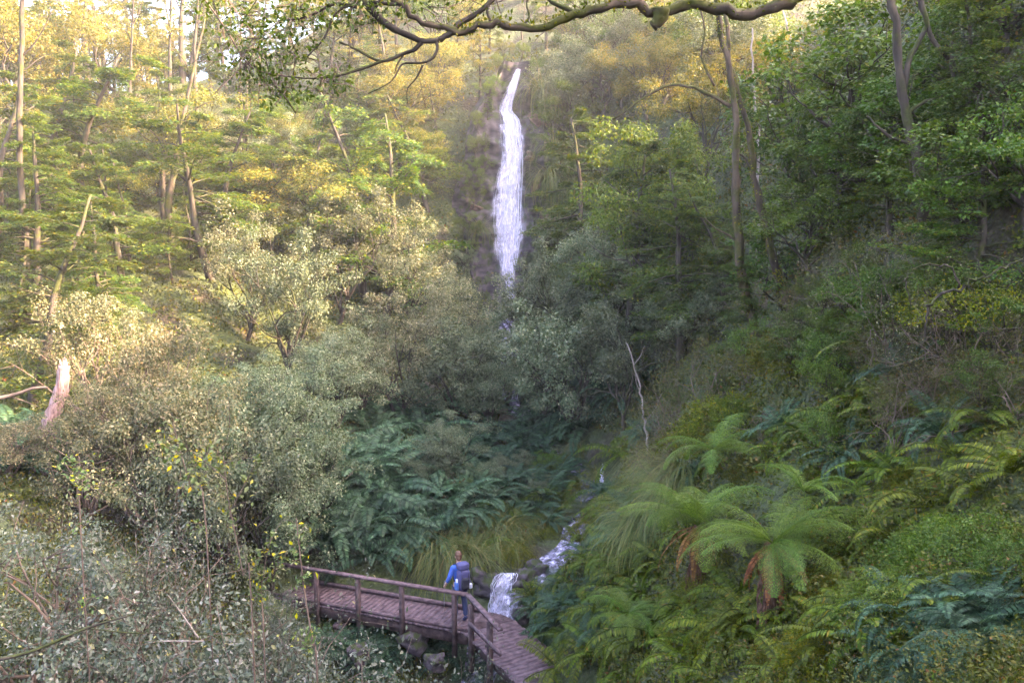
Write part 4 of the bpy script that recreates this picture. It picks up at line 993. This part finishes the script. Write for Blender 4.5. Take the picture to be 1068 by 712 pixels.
# cliff behind the waterfall
def cliff():
    nu, nv = 90, 170; V = []
    zs = np.linspace(-3.4, 13.3, nv); prof = [(pix(a, b_, d).z, pix(a, b_, d).x, d) for a, b_, h_, d in FALL][::-1]
    pz = [p[0] for p in prof]; pxs = [p[1] for p in prof]; pd = [p[2] for p in prof]
    for z in zs:
        cx = np.interp(z, pz, pxs); cd = np.interp(z, pz, pd); hwid = np.interp(z, [-3, 0, 4, 9, 12, 14.6], [2.0, 3.0, 3.4, 2.6, 1.5, .9])
        for k in range(nu):
            u = -1+2*k/(nu-1); x = cx+u*hwid*1.1
            led = .28*(abs((z*.62+.5*mnoise.noise(Vector((x*.5, 0, z*.3)))) % 1-.5)*2)**2
            d = cd+.25+1.2*abs(u)**2.5*(-.6)+1.7*max(0, abs(u)-.75)*4*.8-.9*mnoise.noise(Vector((x*.7, 3, z*.45)))*min(1, abs(u)*2.5)-.35*mnoise.noise(Vector((x*2.1, 7, z*1.2)))*min(1, .15+abs(u)*2.5)-led*min(1, abs(u)*3)
            V.append((x, d, z))
    k = np.arange(nu*nv).reshape(nv, nu); Fc = np.stack([k[:-1, :-1], k[:-1, 1:], k[1:, 1:], k[1:, :-1]], -1).reshape(-1, 4)
    return link(bpy.data.objects.new('cliff', np_mesh('cliff', V, Fc, M['rock'], True)))
cl = cliff(); tag(cl, 'dark wet rock cliff behind the waterfall', 'cliff', kind='structure')
for px, py, D, s, sc, lab in [(560, 127, 51.9, .8, (1, .8, 1.1), 'pinkish rock block right of the upper waterfall'), (557, 165, 51.2, .6, (1.3, .8, .9), 'orange-brown rock beside the middle of the waterfall'), (572, 228, 49.6, .9, (1.5, .8, .5), 'flat reddish ledge right of the lower waterfall'), (503, 268, 49.2, .6, (.7, .7, 1.4), 'reddish boulder at the left foot of the waterfall'), (499, 218, 50.2, .7, (1.2, .8, .5), 'brown ledge at the left edge of the lower waterfall'), (558, 197, 50.5, .7, (.8, .7, 1.5), 'tall pale brown rock right beside the falling water')]:
    o = rock(px, py, D, s, sc, 'x', rockmesh(1, .9, .75, px, 'rockpink')); REG['x'].remove(o); del o['group']; o['label'] = lab; o.name = 'rock_block'; o['category'] = 'rock'
# plants fringing the fall
for px, py, D, h, k in [(492, 240, 48, 1.7, 'bushtree'), (494, 185, 49.4, 1.8, 'bushtree'), (500, 158, 50.2, 1.6, 'bushtree'), (505, 132, 51, 1.5, 'bushtree'), (510, 100, 51.6, 1.5, 'bushtree'), (488, 275, 47.4, 1.5, 'grey'), (497, 262, 48.2, 1.3, 'bushtree'), (503, 235, 48.6, 1.0, 'sedge'), (498, 205, 49.2, 1.6, 'bushtree'), (506, 175, 50, 1.4, 'bushtree'), (510, 150, 50.6, 1.2, 'beech'), (513, 115, 51.4, 1.4, 'beech'), (518, 90, 52, 1.2, 'bushtree'), (522, 70, 52.8, 1.5, 'bushtree'), (531, 56, 53.6, 1.5, 'goldbush'), (546, 58, 53.6, 1.4, 'bushtree')]:
    p = pix(px-3, py, D); spawn(k, p.x-.1, p.y, h, h*.6, 'fringeleft', z=p.z-h*.4)
for px, py, D, h, k in [(560, 90, 52.2, 1.4, 'sedge'), (566, 110, 51.6, 1.3, 'bushtree'), (572, 150, 50.8, 1.2, 'sedge'), (568, 180, 50.2, 1.3, 'sedge'), (572, 205, 49.6, 1.3, 'bushtree'), (565, 250, 48.4, 1.4, 'grey'), (556, 275, 48, 1.5, 'grey'), (554, 75, 53, 1.4, 'bushtree')]:
    p = pix(px, py, D); spawn(k, p.x+.3, p.y, h, h*.7, 'fringeright', z=p.z-h*.4)

# ------------------------------------------------------------------ ground cover (uncountable small plants)
def cover(name, n, mat, thr, seed, label, dr=(4, 62), L=.05, lift=.3):
    d = np.exp(RNG.uniform(math.log(dr[0]), math.log(dr[1]), n)); x = RNG.uniform(-.78, .78, n)*d; y = d
    keep = (vnoise(x/1.3, y/1.3, seed) > thr) & (dist_stream(x, y) > .55+.02*y)
    inb = (y > 13) & (y < 21.5) & (x > -6.6) & (x < 1.3) & (height(x, y, False) > -9.4)
    keep &= ~((x > -1.6) & (x < 1.7) & (y > 14.2) & (y < 18.0)) & ~inb
    x, y = x[keep], y[keep]; m = len(x); z = height(x, y); nn = tnormal(x, y)
    cl_ = vnoise(x/.35, y/.35, seed+3)**2
    off = RNG.uniform(0, 1, m)*(cl_*lift*2+.04)
    P = np.stack([x, y, z], 1)+nn*off[:, None]
    T = nn*.5+RNG.normal(size=(m, 3))*.7+np.array([0, 0, -.15]); s = (L*np.clip(y/16, .35, 1)+.0026*y)*RNG.uniform(.6, 1.4, m)
    b = MB(); b.leaves(P, T, nn+RNG.normal(size=(m, 3))*.4, s, s*.55)
    o = b.build(name, M[mat]); tag(o, label, 'ground cover', kind='stuff'); return o
cover('ground_cover', 420000, 'cover', .22, 21, 'low leafy undergrowth covering the gully floor and slopes')
cover('moss_cover', 150000, 'moss', .5, 31, 'yellow-green moss carpeting the banks', L=.035, lift=.12)

# ------------------------------------------------------------------ footbridge
DZ = lambda t: -9.1+.2*t
NL = Vector((-6.9, 20.15, 0)); NB = Vector((-1.12, 17.62, 0))
d1 = (NB-NL).normalized(); n1 = Vector((-d1.y, d1.x, 0)); W1 = 1.15
br = empty('footbridge', (NB.x, NB.y, -8.9)); tag(br, 'weathered wooden footbridge with handrail turning towards the lower right', 'footbridge'); BO = Vector((NB.x, NB.y, -8.9))
zd = -8.9
def deckz(p):
    t = (Vector((p.x, p.y, 0))-NL).dot(d1)/(NB-NL).length; return -9.08+.18*max(0, min(1, t))
b = MB(); L1 = (NB-NL).length; n = int(L1/.145)
for i in range(n):
    a = NL+d1*(i+.5)*L1/n; c = a+n1*W1; z = deckz(a)+random.uniform(-.004, .004)
    b.beam(a+n1*-.03+Vector((0, 0, z))-BO, c+n1*.03+Vector((0, 0, z+random.uniform(-.004, .004)))-BO, L1/n-.016, .045)
E2 = Vector((.62, 14.55, 0)); d2 = (E2-NB).normalized(); n2 = Vector((-d2.y, d2.x, 0)); W2 = 1.3; L2 = (E2-NB).length
# corner landing: fan of planks, then the second run
corner = NB+n1*W1
for i in range(9):
    t = (i+.5)/9; ang = Vector(n1).lerp(Vector(n2), t).normalized(); w_ = W1+(W2-W1)*t
    a = NB+ang*.08; c = NB+ang*(w_+.03); sd = ang.cross(Vector((0, 0, 1)))
    h0 = .01; ww = .30*1.0
    dth = math.acos(max(-1, min(1, n1.dot(n2))))/9; hw = math.tan(dth/2)
    vs = []
    for zz in (-.0225, .0225):
        for r_, s_ in ((.08, -1), (.08, 1), (w_+.03, 1), (w_+.03, -1)):
            q = NB+ang*r_+sd*s_*(r_*hw-.007); vs.append((q.x-BO.x, q.y-BO.y, zd+zz-BO.z))
    b.add(vs, [[3, 2, 1, 0], [4, 5, 6, 7], [0, 1, 5, 4], [1, 2, 6, 5], [2, 3, 7, 6], [3, 0, 4, 7]])
n = int(L2/.145)
for i in range(n):
    a = NB+d2*(i+.6)*L2/n; c = a+n2*W2; z = zd-.02*i/n+random.uniform(-.004, .004); j = random.uniform(-.03, .03)
    b.beam(a-n2*(.03+j)+Vector((0, 0, z))-BO, c+n2*(.03+j)+Vector((0, 0, z))-BO, L2/n-.016, .045)
b.build('deck', M['timber'], br)
b = MB()
b.beam(NL+n1*.1+Vector((0, 0, -9.27))-BO, NB+n1*.1+Vector((0, 0, -9.09))-BO, .1, .26); b.beam(NL+n1*(W1-.1)+Vector((0, 0, -9.27))-BO, NB+n1*(W1-.1)+Vector((0, 0, -9.09))-BO, .1, .26)
b.beam(NB+n2*.1+d2*.05+Vector((0, 0, -9.06))-BO, E2+n2*.1+Vector((0, 0, -9.06))-BO, .1, .24); b.beam(NB+n2*(W2-.1)+d2*.05+Vector((0, 0, -9.06))-BO, E2+n2*(W2-.1)+Vector((0, 0, -9.06))-BO, .1, .24)
b.build('beams', M['timberdark'], br)
b = MB()
b.beam(NL+n1*(W1-.04)+Vector((0, 0, -9.0))-BO, NB+n1*(W1-.04)-d1*.0+Vector((0, 0, -8.82))-BO, .09, .09)
b.build('kerb', M['timber'], br)
b = MB(); b.beam(NL+n1*.04+d1*0+Vector((0, 0, -9.01))-BO, NB+n1*.04+Vector((0, 0, -8.83))-BO, .07, .07); b.build('kerb', M['timber'], br)
def on1(px):   # foot of a post on the near edge under pixel column px
    t0, t1 = 0, 1
    for _ in range(40):
        t = (t0+t1)/2; p = NL.lerp(NB, t); q = proj((p.x, p.y, deckz(p)))
        if q[0] < px: t0 = t
        else: t1 = t
    return NL.lerp(NB, t)
tops = []
for px in (332, 375, 420.5, 475):
    p = on1(px)-n1*.05; z = deckz(p); b = MB(); b.beam(p+Vector((0, 0, z-.62))-BO, p+Vector((0, 0, z+.97))-BO, .1, .1, n1); b.build('post', M['timberdark'], br); tops.append(p+Vector((0, 0, z+1.0)))
p2 = [NB+d2*.42-n2*.05, NB+d2*1.35-n2*.05]; t2 = []
for p, hh in zip(p2, (.90, .86)):
    b = MB(); b.beam(p+Vector((0, 0, zd-.75))-BO, p+Vector((0, 0, zd+hh))-BO, .11, .11, n2); b.build('post', M['timberdark'], br)
st_ = NL-n1*.05+Vector((0, 0, deckz(NL)+1.0)); cn = NB-n1*.05+d1*.08+Vector((0, 0, zd+1.0))
b = MB(); b.beam(st_-BO, cn-BO, .12, .06); b.build('handrail', M['timber'], br)
b = MB(); e2 = NB+d2*1.85-n2*.05+Vector((0, 0, zd+.90)); b.beam(cn+d2*.03+Vector((0, 0, .001))-BO, e2-BO, .12, .06); b.build('handrail', M['timber'], br)
b = MB(); b.beam(NB+d2*.42-n2*.10+Vector((0, 0, zd+.45))-BO, NB+d2*1.95-n2*.10+Vector((0, 0, zd+.40))-BO, .05, .1); b.build('mid_rail', M['timber'], br)
b = MB(); q = NL+d1*2.6
for s_ in (.1, W1-.1):
    p = q+n1*s_; b.beam(Vector((p.x, p.y, -11.0))-BO, Vector((p.x, p.y, -9.4))-BO, .2, .2, n1)
b.beam(q-n1*.1+Vector((0, 0, -9.46))-BO, q+n1*(W1+.1)+Vector((0, 0, -9.46))-BO, .22, .12); b.build('support', M['timberdark'], br)
# ------------------------------------------------------------------ hiker
def skin(name, verts, edges, mat, parent, sub=2, root=0):
    """verts: (x,y,z,rx,ry)"""
    me = bpy.data.meshes.new(name); me.from_pydata([v[:3] for v in verts], edges, []); o = bpy.data.objects.new(name, me); link(o)
    m = o.modifiers.new('s', 'SKIN'); sv = me.skin_vertices[0].data
    for i, v in enumerate(verts): sv[i].radius = (v[3], v[4] if len(v) > 4 else v[3]); sv[i].use_root = (i == root)
    m.use_smooth_shade = True
    m2 = o.modifiers.new('u', 'SUBSURF'); m2.levels = sub; m2.render_levels = sub
    dg = bpy.context.evaluated_depsgraph_get(); bm = bpy.data.meshes.new_from_object(o.evaluated_get(dg)); o.modifiers.clear(); o.data = bm; bm.name = name
    bpy.data.meshes.remove(me); bm.materials.clear(); bm.materials.append(mat)
    for p in bm.polygons: p.use_smooth = True
    if parent: o.parent = parent
    return o
MS = plain('skin', (.52, .32, .24), .55, .08); MSH = plain('blue_shirt', (.035, .10, .42), .8, .15); MTR = plain('navy_trousers', (.02, .03, .09), .8, .2)
MHR = plain('brown_hair', (.10, .045, .025), .6, .3, 60); MBT = plain('boots', (.03, .04, .12), .7, .2); MPK = plain('pack_fabric', (.055, .05, .14), .75, .2)
MPD = plain('pack_dark', (.02, .018, .03), .7, .2); MWH = plain('pale_cloth', (.5, .5, .62), .7, .2); MPB = plain('pack_blue', (.05, .13, .4), .7, .2)
HX, HY = -1.30, 18.22; HZ = deckz(Vector((HX, HY, 0)))+.023
# local frame: x right, y forward (away from the camera), z up; turned a little to the left
hk = None
V = [(0, 0, .93, .13, .10), (0, .01, 1.08, .12, .09), (0, .02, 1.26, .145, .10), (0, .02, 1.40, .12, .085), (0, .03, 1.49, .05, .05), (0, .05, 1.56, .055, .06), (0, .06, 1.66, .078, .095), (0, .06, 1.73, .06, .07),
     (-.10, 0, .86, .09), (-.11, .04, .50, .058), (-.11, 0, .10, .042), (-.12, .12, .04, .04),
     (.10, 0, .86, .09), (.12, -.03, .50, .058), (.12, -.10, .10, .042), (.12, .02, .04, .04),
     (-.17, .01, 1.40, .058), (-.25, .03, 1.16, .045), (-.29, .14, .98, .034), (-.30, .18, .93, .030),
     (.17, .01, 1.40, .058), (.23, -.01, 1.14, .045), (.22, .14, .98, .034), (.20, .20, .95, .030)]
Ed = [(0, 1), (1, 2), (2, 3), (3, 4), (4, 5), (5, 6), (6, 7), (0, 8), (8, 9), (9, 10), (10, 11), (0, 12), (12, 13), (13, 14), (14, 15), (3, 16), (16, 17), (17, 18), (18, 19), (3, 20), (20, 21), (21, 22), (22, 23)]
body = skin('person', V, Ed, MS, None)
# face and fingers merged into the body mesh
ex = MB()
hc = Vector((0, .06, 1.66))
def ball(b, c, r, sx=1, sy=1, sz=1, n=8):
    u = np.arange(n)*2*math.pi/n; P = []
    for i in range(1, n//2+1):
        v = math.pi*i/(n//2+1); P += [(c[0]+r*sx*math.cos(a)*math.sin(v), c[1]+r*sy*math.sin(a)*math.sin(v), c[2]+r*sz*math.cos(v)) for a in u]
    m = n//2; k = np.arange(n); Fc = np.concatenate([np.stack([i*n+k, (i+1)*n+k, (i+1)*n+(k+1) % n, i*n+(k+1) % n], 1) for i in range(m-1)])
    b.add(P, Fc); b.add(P[:n], [[0, 1, 2], [0, 2, 3], [0, 3, 4], [0, 4, 5], [0, 5, 6], [0, 6, 7]][:n-2]); b.add(P[-n:], [[0, 2, 1], [0, 3, 2], [0, 4, 3], [0, 5, 4], [0, 6, 5], [0, 7, 6]][:n-2])
ball(ex, (0, .155, 1.64), .018, .8, 1.2, 1.5)
for s in (-1, 1): ball(ex, (s*.082, .05, 1.645), .025, .4, .8, 1.2)
for (hx, hy, hz_) in ((-.30, .19, .915), (.20, .21, .935)):
    for k in range(4):
        ln = (.075, .085, .08, .062)[k]; x = hx-.026+.017*k
        ex.tube([(x, hy, hz_), (x, hy+.03, hz_-ln*.45), (x, hy+.012, hz_-ln*.9)], [.0095, .009, .007], 6)
    ex.tube([(hx+.03, hy-.01, hz_+.01), (hx+.045, hy+.02, hz_-.02), (hx+.03, hy+.04, hz_-.045)], [.011, .010, .008], 6)
exo = ex.build('x', MS)
import bmesh
bm = bmesh.new(); bm.from_mesh(body.data); bm.from_mesh(exo.data); bm.to_mesh(body.data); bm.free(); bpy.data.objects.remove(exo)
for p in body.data.polygons: p.use_smooth = True
body.location = (HX, HY, HZ); body.rotation_euler = (0, 0, R(28)); hk = body
tag(body, 'hiker in blue top and navy trousers seen from behind on the footbridge', 'person')
skin('shirt', [(0, 0, .90, .15, .118), (0, .01, 1.08, .14, .108), (0, .02, 1.26, .165, .118), (0, .02, 1.40, .135, .098), (0, .028, 1.475, .065, .062), (-.17, .01, 1.40, .070), (-.25, .03, 1.16, .058), (-.285, .125, 1.0, .045), (.17, .01, 1.40, .070), (.23, -.01, 1.14, .058), (.222, .125, 1.0, .045)],
     [(0, 1), (1, 2), (2, 3), (3, 4), (3, 5), (5, 6), (6, 7), (3, 8), (8, 9), (9, 10)], MSH, hk)
skin('trousers', [(0, 0, .95, .14, .11), (-.10, 0, .84, .105), (-.11, .04, .50, .075), (-.11, 0, .14, .062), (.10, 0, .84, .105), (.12, -.03, .50, .075), (.12, -.10, .14, .062)], [(0, 1), (1, 2), (2, 3), (0, 4), (4, 5), (5, 6)], MTR, hk)
for s, y0, y1 in ((-1, 0, .14), (1, -.10, .04)):
    skin('boot', [(s*.115, y0, .17, .055), (s*.115, y0, .06, .055), (s*.12, y0+.08, .045, .045, .04), (s*.12, y1, .035, .045, .03)], [(0, 1), (1, 2), (2, 3)], MBT, hk, 2, 1)
b = MB(); ball(b, (0, .045, 1.695), .105, .84, 1.0, .92, 8); ball(b, (0, .02, 1.63), .085, .9, .9, 1.0, 8); b.build('hair', MHR, hk, True)
# backpack: a thing the hiker carries
pk = empty('backpack', (HX, HY, HZ), R(28)); pk.scale = (.86, .9, 1); tag(pk, 'large dark purple-grey backpack with pale side pockets on the hiker', 'backpack')
def rbox(b, c, d, k=.78, n=10, tilt=0):
    u = np.linspace(0, 2*math.pi, 16, endpoint=False); P = []
    for i in range(n):
        t = i/(n-1)*2-1; f = (1-abs(t)**4)**.5*.25+.75 if abs(t) < 1 else k
        if i in (0, n-1): f *= .6
        for a in u:
            ca, sa = math.cos(a), math.sin(a); P.append((c[0]+np.sign(ca)*abs(ca)**.5*d[0]/2*f, c[1]+np.sign(sa)*abs(sa)**.5*d[1]/2*f-tilt*t, c[2]+t*d[2]/2))
    kk = np.arange(16); F_ = np.concatenate([np.stack([i*16+kk, i*16+(kk+1) % 16, (i+1)*16+(kk+1) % 16, (i+1)*16+kk], 1) for i in range(n-1)])
    b.add(P, F_)
    for ring, rev in ((0, 1), (n-1, 0)):
        cc = P[ring*16:(ring+1)*16]; m = np.mean(cc, axis=0); q = list(cc)+[tuple(m)]
        b.add(q, [[i, (i+1) % 16, 16] if not rev else [(i+1) % 16, i, 16] for i in range(16)])
b = MB(); rbox(b, (0, -.25, 1.16), (.36, .27, .56), tilt=.02); b.build('main_sack', MPK, pk, True)
b = MB(); rbox(b, (0, -.24, 1.50), (.33, .28, .17)); b.build('lid', MPK, pk, True)
b = MB(); rbox(b, (0, -.39, 1.10), (.24, .10, .30)); b.build('front_pocket', MPD, pk, True)
for s in (-1, 1):
    b = MB(); rbox(b, (s*.195, -.24, 1.02), (.10, .17, .22)); b.build('side_pocket', MPD if s > 0 else MPB, pk, True)
b = MB(); rbox(b, (.17, -.34, 1.0), (.13, .10, .13)); b.build('pouch', MWH, pk, True)
b = MB(); b.tube([(-.20, -.26, .98), (-.20, -.26, 1.20)], .035, 10); b.build('bottle', MWH, pk, True)
for s in (-1, 1):
    b = MB(); b.tube([(s*.10, -.13, 1.45), (s*.12, -.02, 1.51), (s*.12, .11, 1.44), (s*.13, .16, 1.28), (s*.15, .07, 1.10), (s*.15, -.12, 1.02)], .022, 6); b.build('shoulder_strap', MPD, pk, True)
b = MB()
for x in (-.1, .1): b.tube([(x, -.365, 1.42), (x, -.40, 1.28), (x, -.45, 1.12), (x, -.40, .95), (x, -.34, .90)], .008, 5)
b.build('compression_straps', MPD, pk)
Mx = Matrix.Rotation(R(28), 4, 'Z'); hp = Mx @ Vector((-.295, .235, .88))
b = MB(); b.tube([(0, 0, .10), (-.01, .02, -.2), (-.03, .06, -.88)], [.013, .009, .006], 8); b.tube([(0, 0, .13), (0, 0, -.02)], [.018, .016], 8)
wp = b.build('walking_pole', plain('pole_metal', (.12, .12, .14), .4), None, True); wp.location = (HX+hp.x, HY+hp.y, HZ+hp.z); tag(wp, 'thin dark walking pole held in the left hand of the hiker', 'walking pole')

# ------------------------------------------------------------------ labels
GD = {
 'ridge': ('tall golden beeches along the bright ridge at top left', 'trees on the far left ridge'),
 'polerow': ('bare-stemmed tall beeches below the left ridge', 'tall beeches below the ridge'),
 'upleft': ('sunlit beeches high on the left slope', 'beeches high on the left slope'),
 'aboveleft': ('trees on the slope above the waterfall', 'trees above the waterfall'),
 'fallleft': ('yellowish beeches on the slope left of the waterfall', 'beeches left of the waterfall'),
 'leftbeech': ('large layered dark green beeches on the left', 'large layered beeches on the left'),
 'lowbeech': ('short layered beeches at the foot of the left slope', 'short beeches of the left slope'),
 'paletree': ('tall pale shrubs left of the waterfall foot', 'tall pale shrubs'),
 'midshrub': ('dun bushes below the foot of the waterfall', 'bushes below the waterfall'),
 'greyright': ('rounded grey-green bushes right of the waterfall foot', 'grey-green bushes right of the fall'),
 'greyleft': ('grey-green bushes between the left slope and ferns', 'grey-green bushes on the left'),
 'midgrey': ('pale speckled bushes among the dark gully ferns', 'speckled bushes in the gully'),
 'cream': ('cream-flecked sunlit shrubs round the broken stump', 'cream shrubs by the stump'),
 'rightslope': ('leafy trees on the upper slope right of the waterfall', 'trees right of the waterfall'),
 'cliffsedge': ('drooping tussocks on the cliff right of the waterfall', 'tussocks on the cliff'),
 'fallbush': ('small green bushes on the cliff right of the waterfall', 'bushes on the cliff'),
 'rightmid': ('bushy trees behind the pair of mossy trunks', 'bushy trees behind the mossy trunks'),
 'broadright': ('tall broadleaf trees in the upper right shade', 'broadleaf trees at upper right'),
 'broadlow': ('bright-leaved shrubs in the middle of the right slope', 'leafy shrubs of the right slope'),
 'twigmid': ('brownish twiggy shrubs under the mossy trunks', 'twiggy shrubs below the mossy trunks'),
 'twigright': ('dark twiggy shrubs at the right edge above the bank', 'twiggy shrubs at the right edge'),
 'gullyup': ('dark ferns in the upper gully left of the stream', 'upper gully ferns'),
 'gullyright': ('dark ferns below the grey bushes right of the stream', 'ferns right of the stream'),
 'boulderfern': ('arching ferns on the mound in the middle of the gully', 'ferns on the gully mound'),
 'gullylow': ('teal ferns just behind the footbridge', 'ferns behind the footbridge'),
 'gullymid': ('dark ferns halfway up between bridge and upper gully', 'ferns of the middle gully'),
 'leftfern': ('ferns under the grey bushes on the left', 'ferns under the left bushes'),
 'farleftfern': ('dark ferns at the left edge under the stump', 'ferns at the left edge'),
 'gullycentre': ('dark ferns between the boulders in the gully centre', 'ferns of the gully centre'),
 'gullyedge': ('small ferns on the right edge of the stream', 'ferns of the stream edge'),
 'gullyshrub': ('low grey bushes on the stream banks', 'low bushes on the stream banks'),
 'bankbush': ('low leafy bushes covering the steep right bank', 'low bushes of the right bank'),
 'slopebush': ('golden bushes beneath the left slope beeches', 'bushes of the left slope'),
 'barebush': ('nearly leafless grey twiggy bushes on the right slope', 'leafless bushes of the right slope'),
 'ridgebush': ('low round trees along the foot of the left ridge', 'low trees of the left ridge'),
 'backbeech': ('layered beeches standing farther back on the left slope', 'farther layered beeches'),
 'limebottom': ('small ferns near the bottom right corner', 'ferns near the bottom right corner'),
 'limeupper': ('small ferns at the right edge of the bank', 'ferns of the right edge'),
 'moundsedge': ('straw tussocks on the mound behind the hiker', 'tussocks on the mound'),
 'moundbush': ('little round bushes on the mound behind the hiker', 'bushes on the mound'),
 'moundfern': ('small ferns on the mound behind the hiker', 'ferns on the mound'),
 'frontfern': ('shaded ferns on the near side of the footbridge', 'ferns on the near side of the bridge'),
 'leftbush': ('small bushes between the trunks of the left slope', 'small bushes of the left slope'),
 'streamfern': ('ferns overhanging the upper cascade of the stream', 'ferns at the upper cascade'),
 'walkfern': ('ferns touching the right edge of the boardwalk', 'ferns touching the boardwalk'),
 'streambush': ('small bushes and moss mounds by the upper cascade', 'small bushes by the upper cascade'),
 'beechright': ('layered fine-leaved beeches of the right slope', 'layered beeches of the right slope'),
 'cornerfern': ('dark ferns low in the bottom right corner', 'dark ferns of the bottom right corner'),
 'bridgeend': ('shrubs hiding the far left end of the footbridge', 'shrubs at the end of the bridge'),
 'midbankfern': ('ferns between bushes on the middle right bank', 'ferns of the middle right bank'),
 'midbankbush': ('small mixed bushes on the middle right bank', 'bushes of the middle right bank'),
 'nearfern': ('tiny ferns closest to the viewer at bottom right', 'tiny ferns at bottom right'),
 'boardfern': ('soft feathery ferns right of the cascade', 'feathery ferns by the cascade'),
 'bridgesedge': ('long drooping tussocks left of the hiker', 'tussocks beside the hiker'),
 'streamsedge': ('straw-coloured tussocks above the short cascade', 'tussocks above the cascade'),
 'rocksedge': ('tussocks among the boulders of the stream', 'tussocks among the boulders'),
 'streammoss': ('mossy cushions on the rocks of the stream', 'mossy cushions by the stream'),
 'limelow': ('yellow-green ferns at the bottom beside the boardwalk', 'ferns at the boardwalk'),
 'limemid': ('yellow-green ferns right of the cascade on the bank', 'ferns on the bank by the cascade'),
 'limetree': ('small ferns below the two tree ferns', 'ferns below the tree ferns'),
 'limecorner': ('small ferns at the bottom right of the bank', 'ferns at the bottom right'),
 'limehigh': ('ferns growing under the flowing sedge', 'ferns under the flowing sedge'),
 'limeright': ('small ferns on the dark bank right of the tree ferns', 'ferns right of the tree ferns'),
 'bankmoss': ('yellow moss cushions on the lower right bank', 'moss cushions of the lower bank'),
 'cushionright': ('bright green leafy cushions near the right edge', 'leafy cushions at the right'),
 'highmoss': ('moss cushions high on the right bank', 'moss cushions of the upper bank'),
 'flowsedge': ('long grassy sedges flowing down left of the tree ferns', 'flowing sedges'),
 'paleleft': ('small-leaved pale shrubs filling the lower left', 'pale shrubs of the lower left'),
 'underbridge': ('small-leaved shrubs in front of the footbridge', 'shrubs in front of the bridge'),
 'bridgefoot': ('soft ferns at the foot of the last bridge post', 'ferns at the last bridge post'),
 'boulders': ('dark wet boulders in the stream behind the bridge', 'boulders of the stream'),
 'bridgerocks': ('boulders under the footbridge', 'boulders under the bridge'),
 'fringeleft': ('plants fringing the left side of the waterfall', 'plants left of the falling water'),
 'fringeright': ('plants fringing the right side of the waterfall', 'plants right of the falling water'),
}
ORD = ['leftmost', 'second', 'third', 'fourth', 'fifth', 'sixth', 'seventh', 'eighth', 'ninth', 'tenth', 'eleventh', 'twelfth', 'thirteenth', 'fourteenth', 'fifteenth', 'sixteenth', 'seventeenth', 'eighteenth', 'nineteenth', 'twentieth']
ORD += ['twenty-'+q for q in ('first', 'second', 'third', 'fourth', 'fifth', 'sixth')]
for g, objs in REG.items():
    if not objs: continue
    ph, gn = GD[g]; objs.sort(key=lambda o: proj(o.location)[0])
    for i, o in enumerate(objs):
        if i == 0: lab = 'leftmost of the '+ph
        elif i == len(objs)-1: lab = 'rightmost of the '+ph
        elif i >= len(objs)/2: 
            j = len(objs)-1-i; lab = ORD[j]+' from the right among '+ph
        else: lab = ORD[i]+' from the left among '+ph
        o['label'] = lab; o['group'] = gn

# ------------------------------------------------------------------ haze, light, sky, camera
m, nt, N, L = newmat('haze_air'); pv = N.new('ShaderNodeVolumePrincipled'); pv.inputs['Density'].default_value = HAZE
pv.inputs['Color'].default_value = (.93, .93, .93, 1); pv.inputs['Anisotropy'].default_value = .3
o_ = N.new('ShaderNodeOutputMaterial'); L.new(pv.outputs[0], o_.inputs['Volume'])
b = MB(); zt = 62
b.box((0, 52, (zt-45)/2), (196, 158, zt+45)); hzb = b.build('haze', m); tag(hzb, 'thin pale mist hanging in the gully', 'haze', kind='stuff')
SAZ, SEL = R(SUN_AZ), R(SUN_EL)      # azimuth from +Y clockwise
sv = Vector((math.sin(SAZ)*math.cos(SEL), math.cos(SAZ)*math.cos(SEL), math.sin(SEL)))
w = bpy.data.worlds.new('World'); SC.world = w; w.use_nodes = True; wn = w.node_tree; wn.nodes.clear()
sky = wn.nodes.new('ShaderNodeTexSky'); sky.sky_type = 'NISHITA'; sky.sun_disc = False; sky.sun_elevation = SEL; sky.sun_rotation = SAZ; sky.air_density = 1; sky.dust_density = 6.0; sky.ozone_density = .3
bg = wn.nodes.new('ShaderNodeBackground'); bg.inputs[1].default_value = SKY; wo = wn.nodes.new('ShaderNodeOutputWorld')
wn.links.new(sky.outputs[0], bg.inputs[0]); wn.links.new(bg.outputs[0], wo.inputs[0])
ld = bpy.data.lights.new('sun', 'SUN'); ld.energy = SUN; ld.angle = R(.5); ld.color = (1, .77, .46); lo = link(bpy.data.objects.new('sun', ld)); lo.rotation_euler = sv.to_track_quat('Z', 'Y').to_euler(); lo.location = (20, 0, 40)
cd = bpy.data.cameras.new('camera'); cam = link(bpy.data.objects.new('camera', cd)); cam.location = (0, 0, 0); cam.rotation_euler = (R(90)-PITCH, 0, 0)
cd.sensor_width = 36; cd.lens = 36*F/1068; cd.clip_end = 1000; cd.clip_start = .05; SC.camera = cam
SC.view_settings.view_transform = 'Standard'; SC.view_settings.look = 'None'; SC.view_settings.gamma = 1; SC.view_settings.exposure = EXPO
SC.view_settings.use_curve_mapping = False
SC.view_settings.use_white_balance = True; SC.view_settings.white_balance_temperature = WBT; SC.view_settings.white_balance_tint = WBN
c = SC.cycles; c.max_bounces = 6; c.diffuse_bounces = 2; c.glossy_bounces = 2; c.transmission_bounces = 4; c.transparent_max_bounces = 16; c.volume_bounces = 1; c.use_denoising = True
c.use_adaptive_sampling = True; c.adaptive_threshold = .02
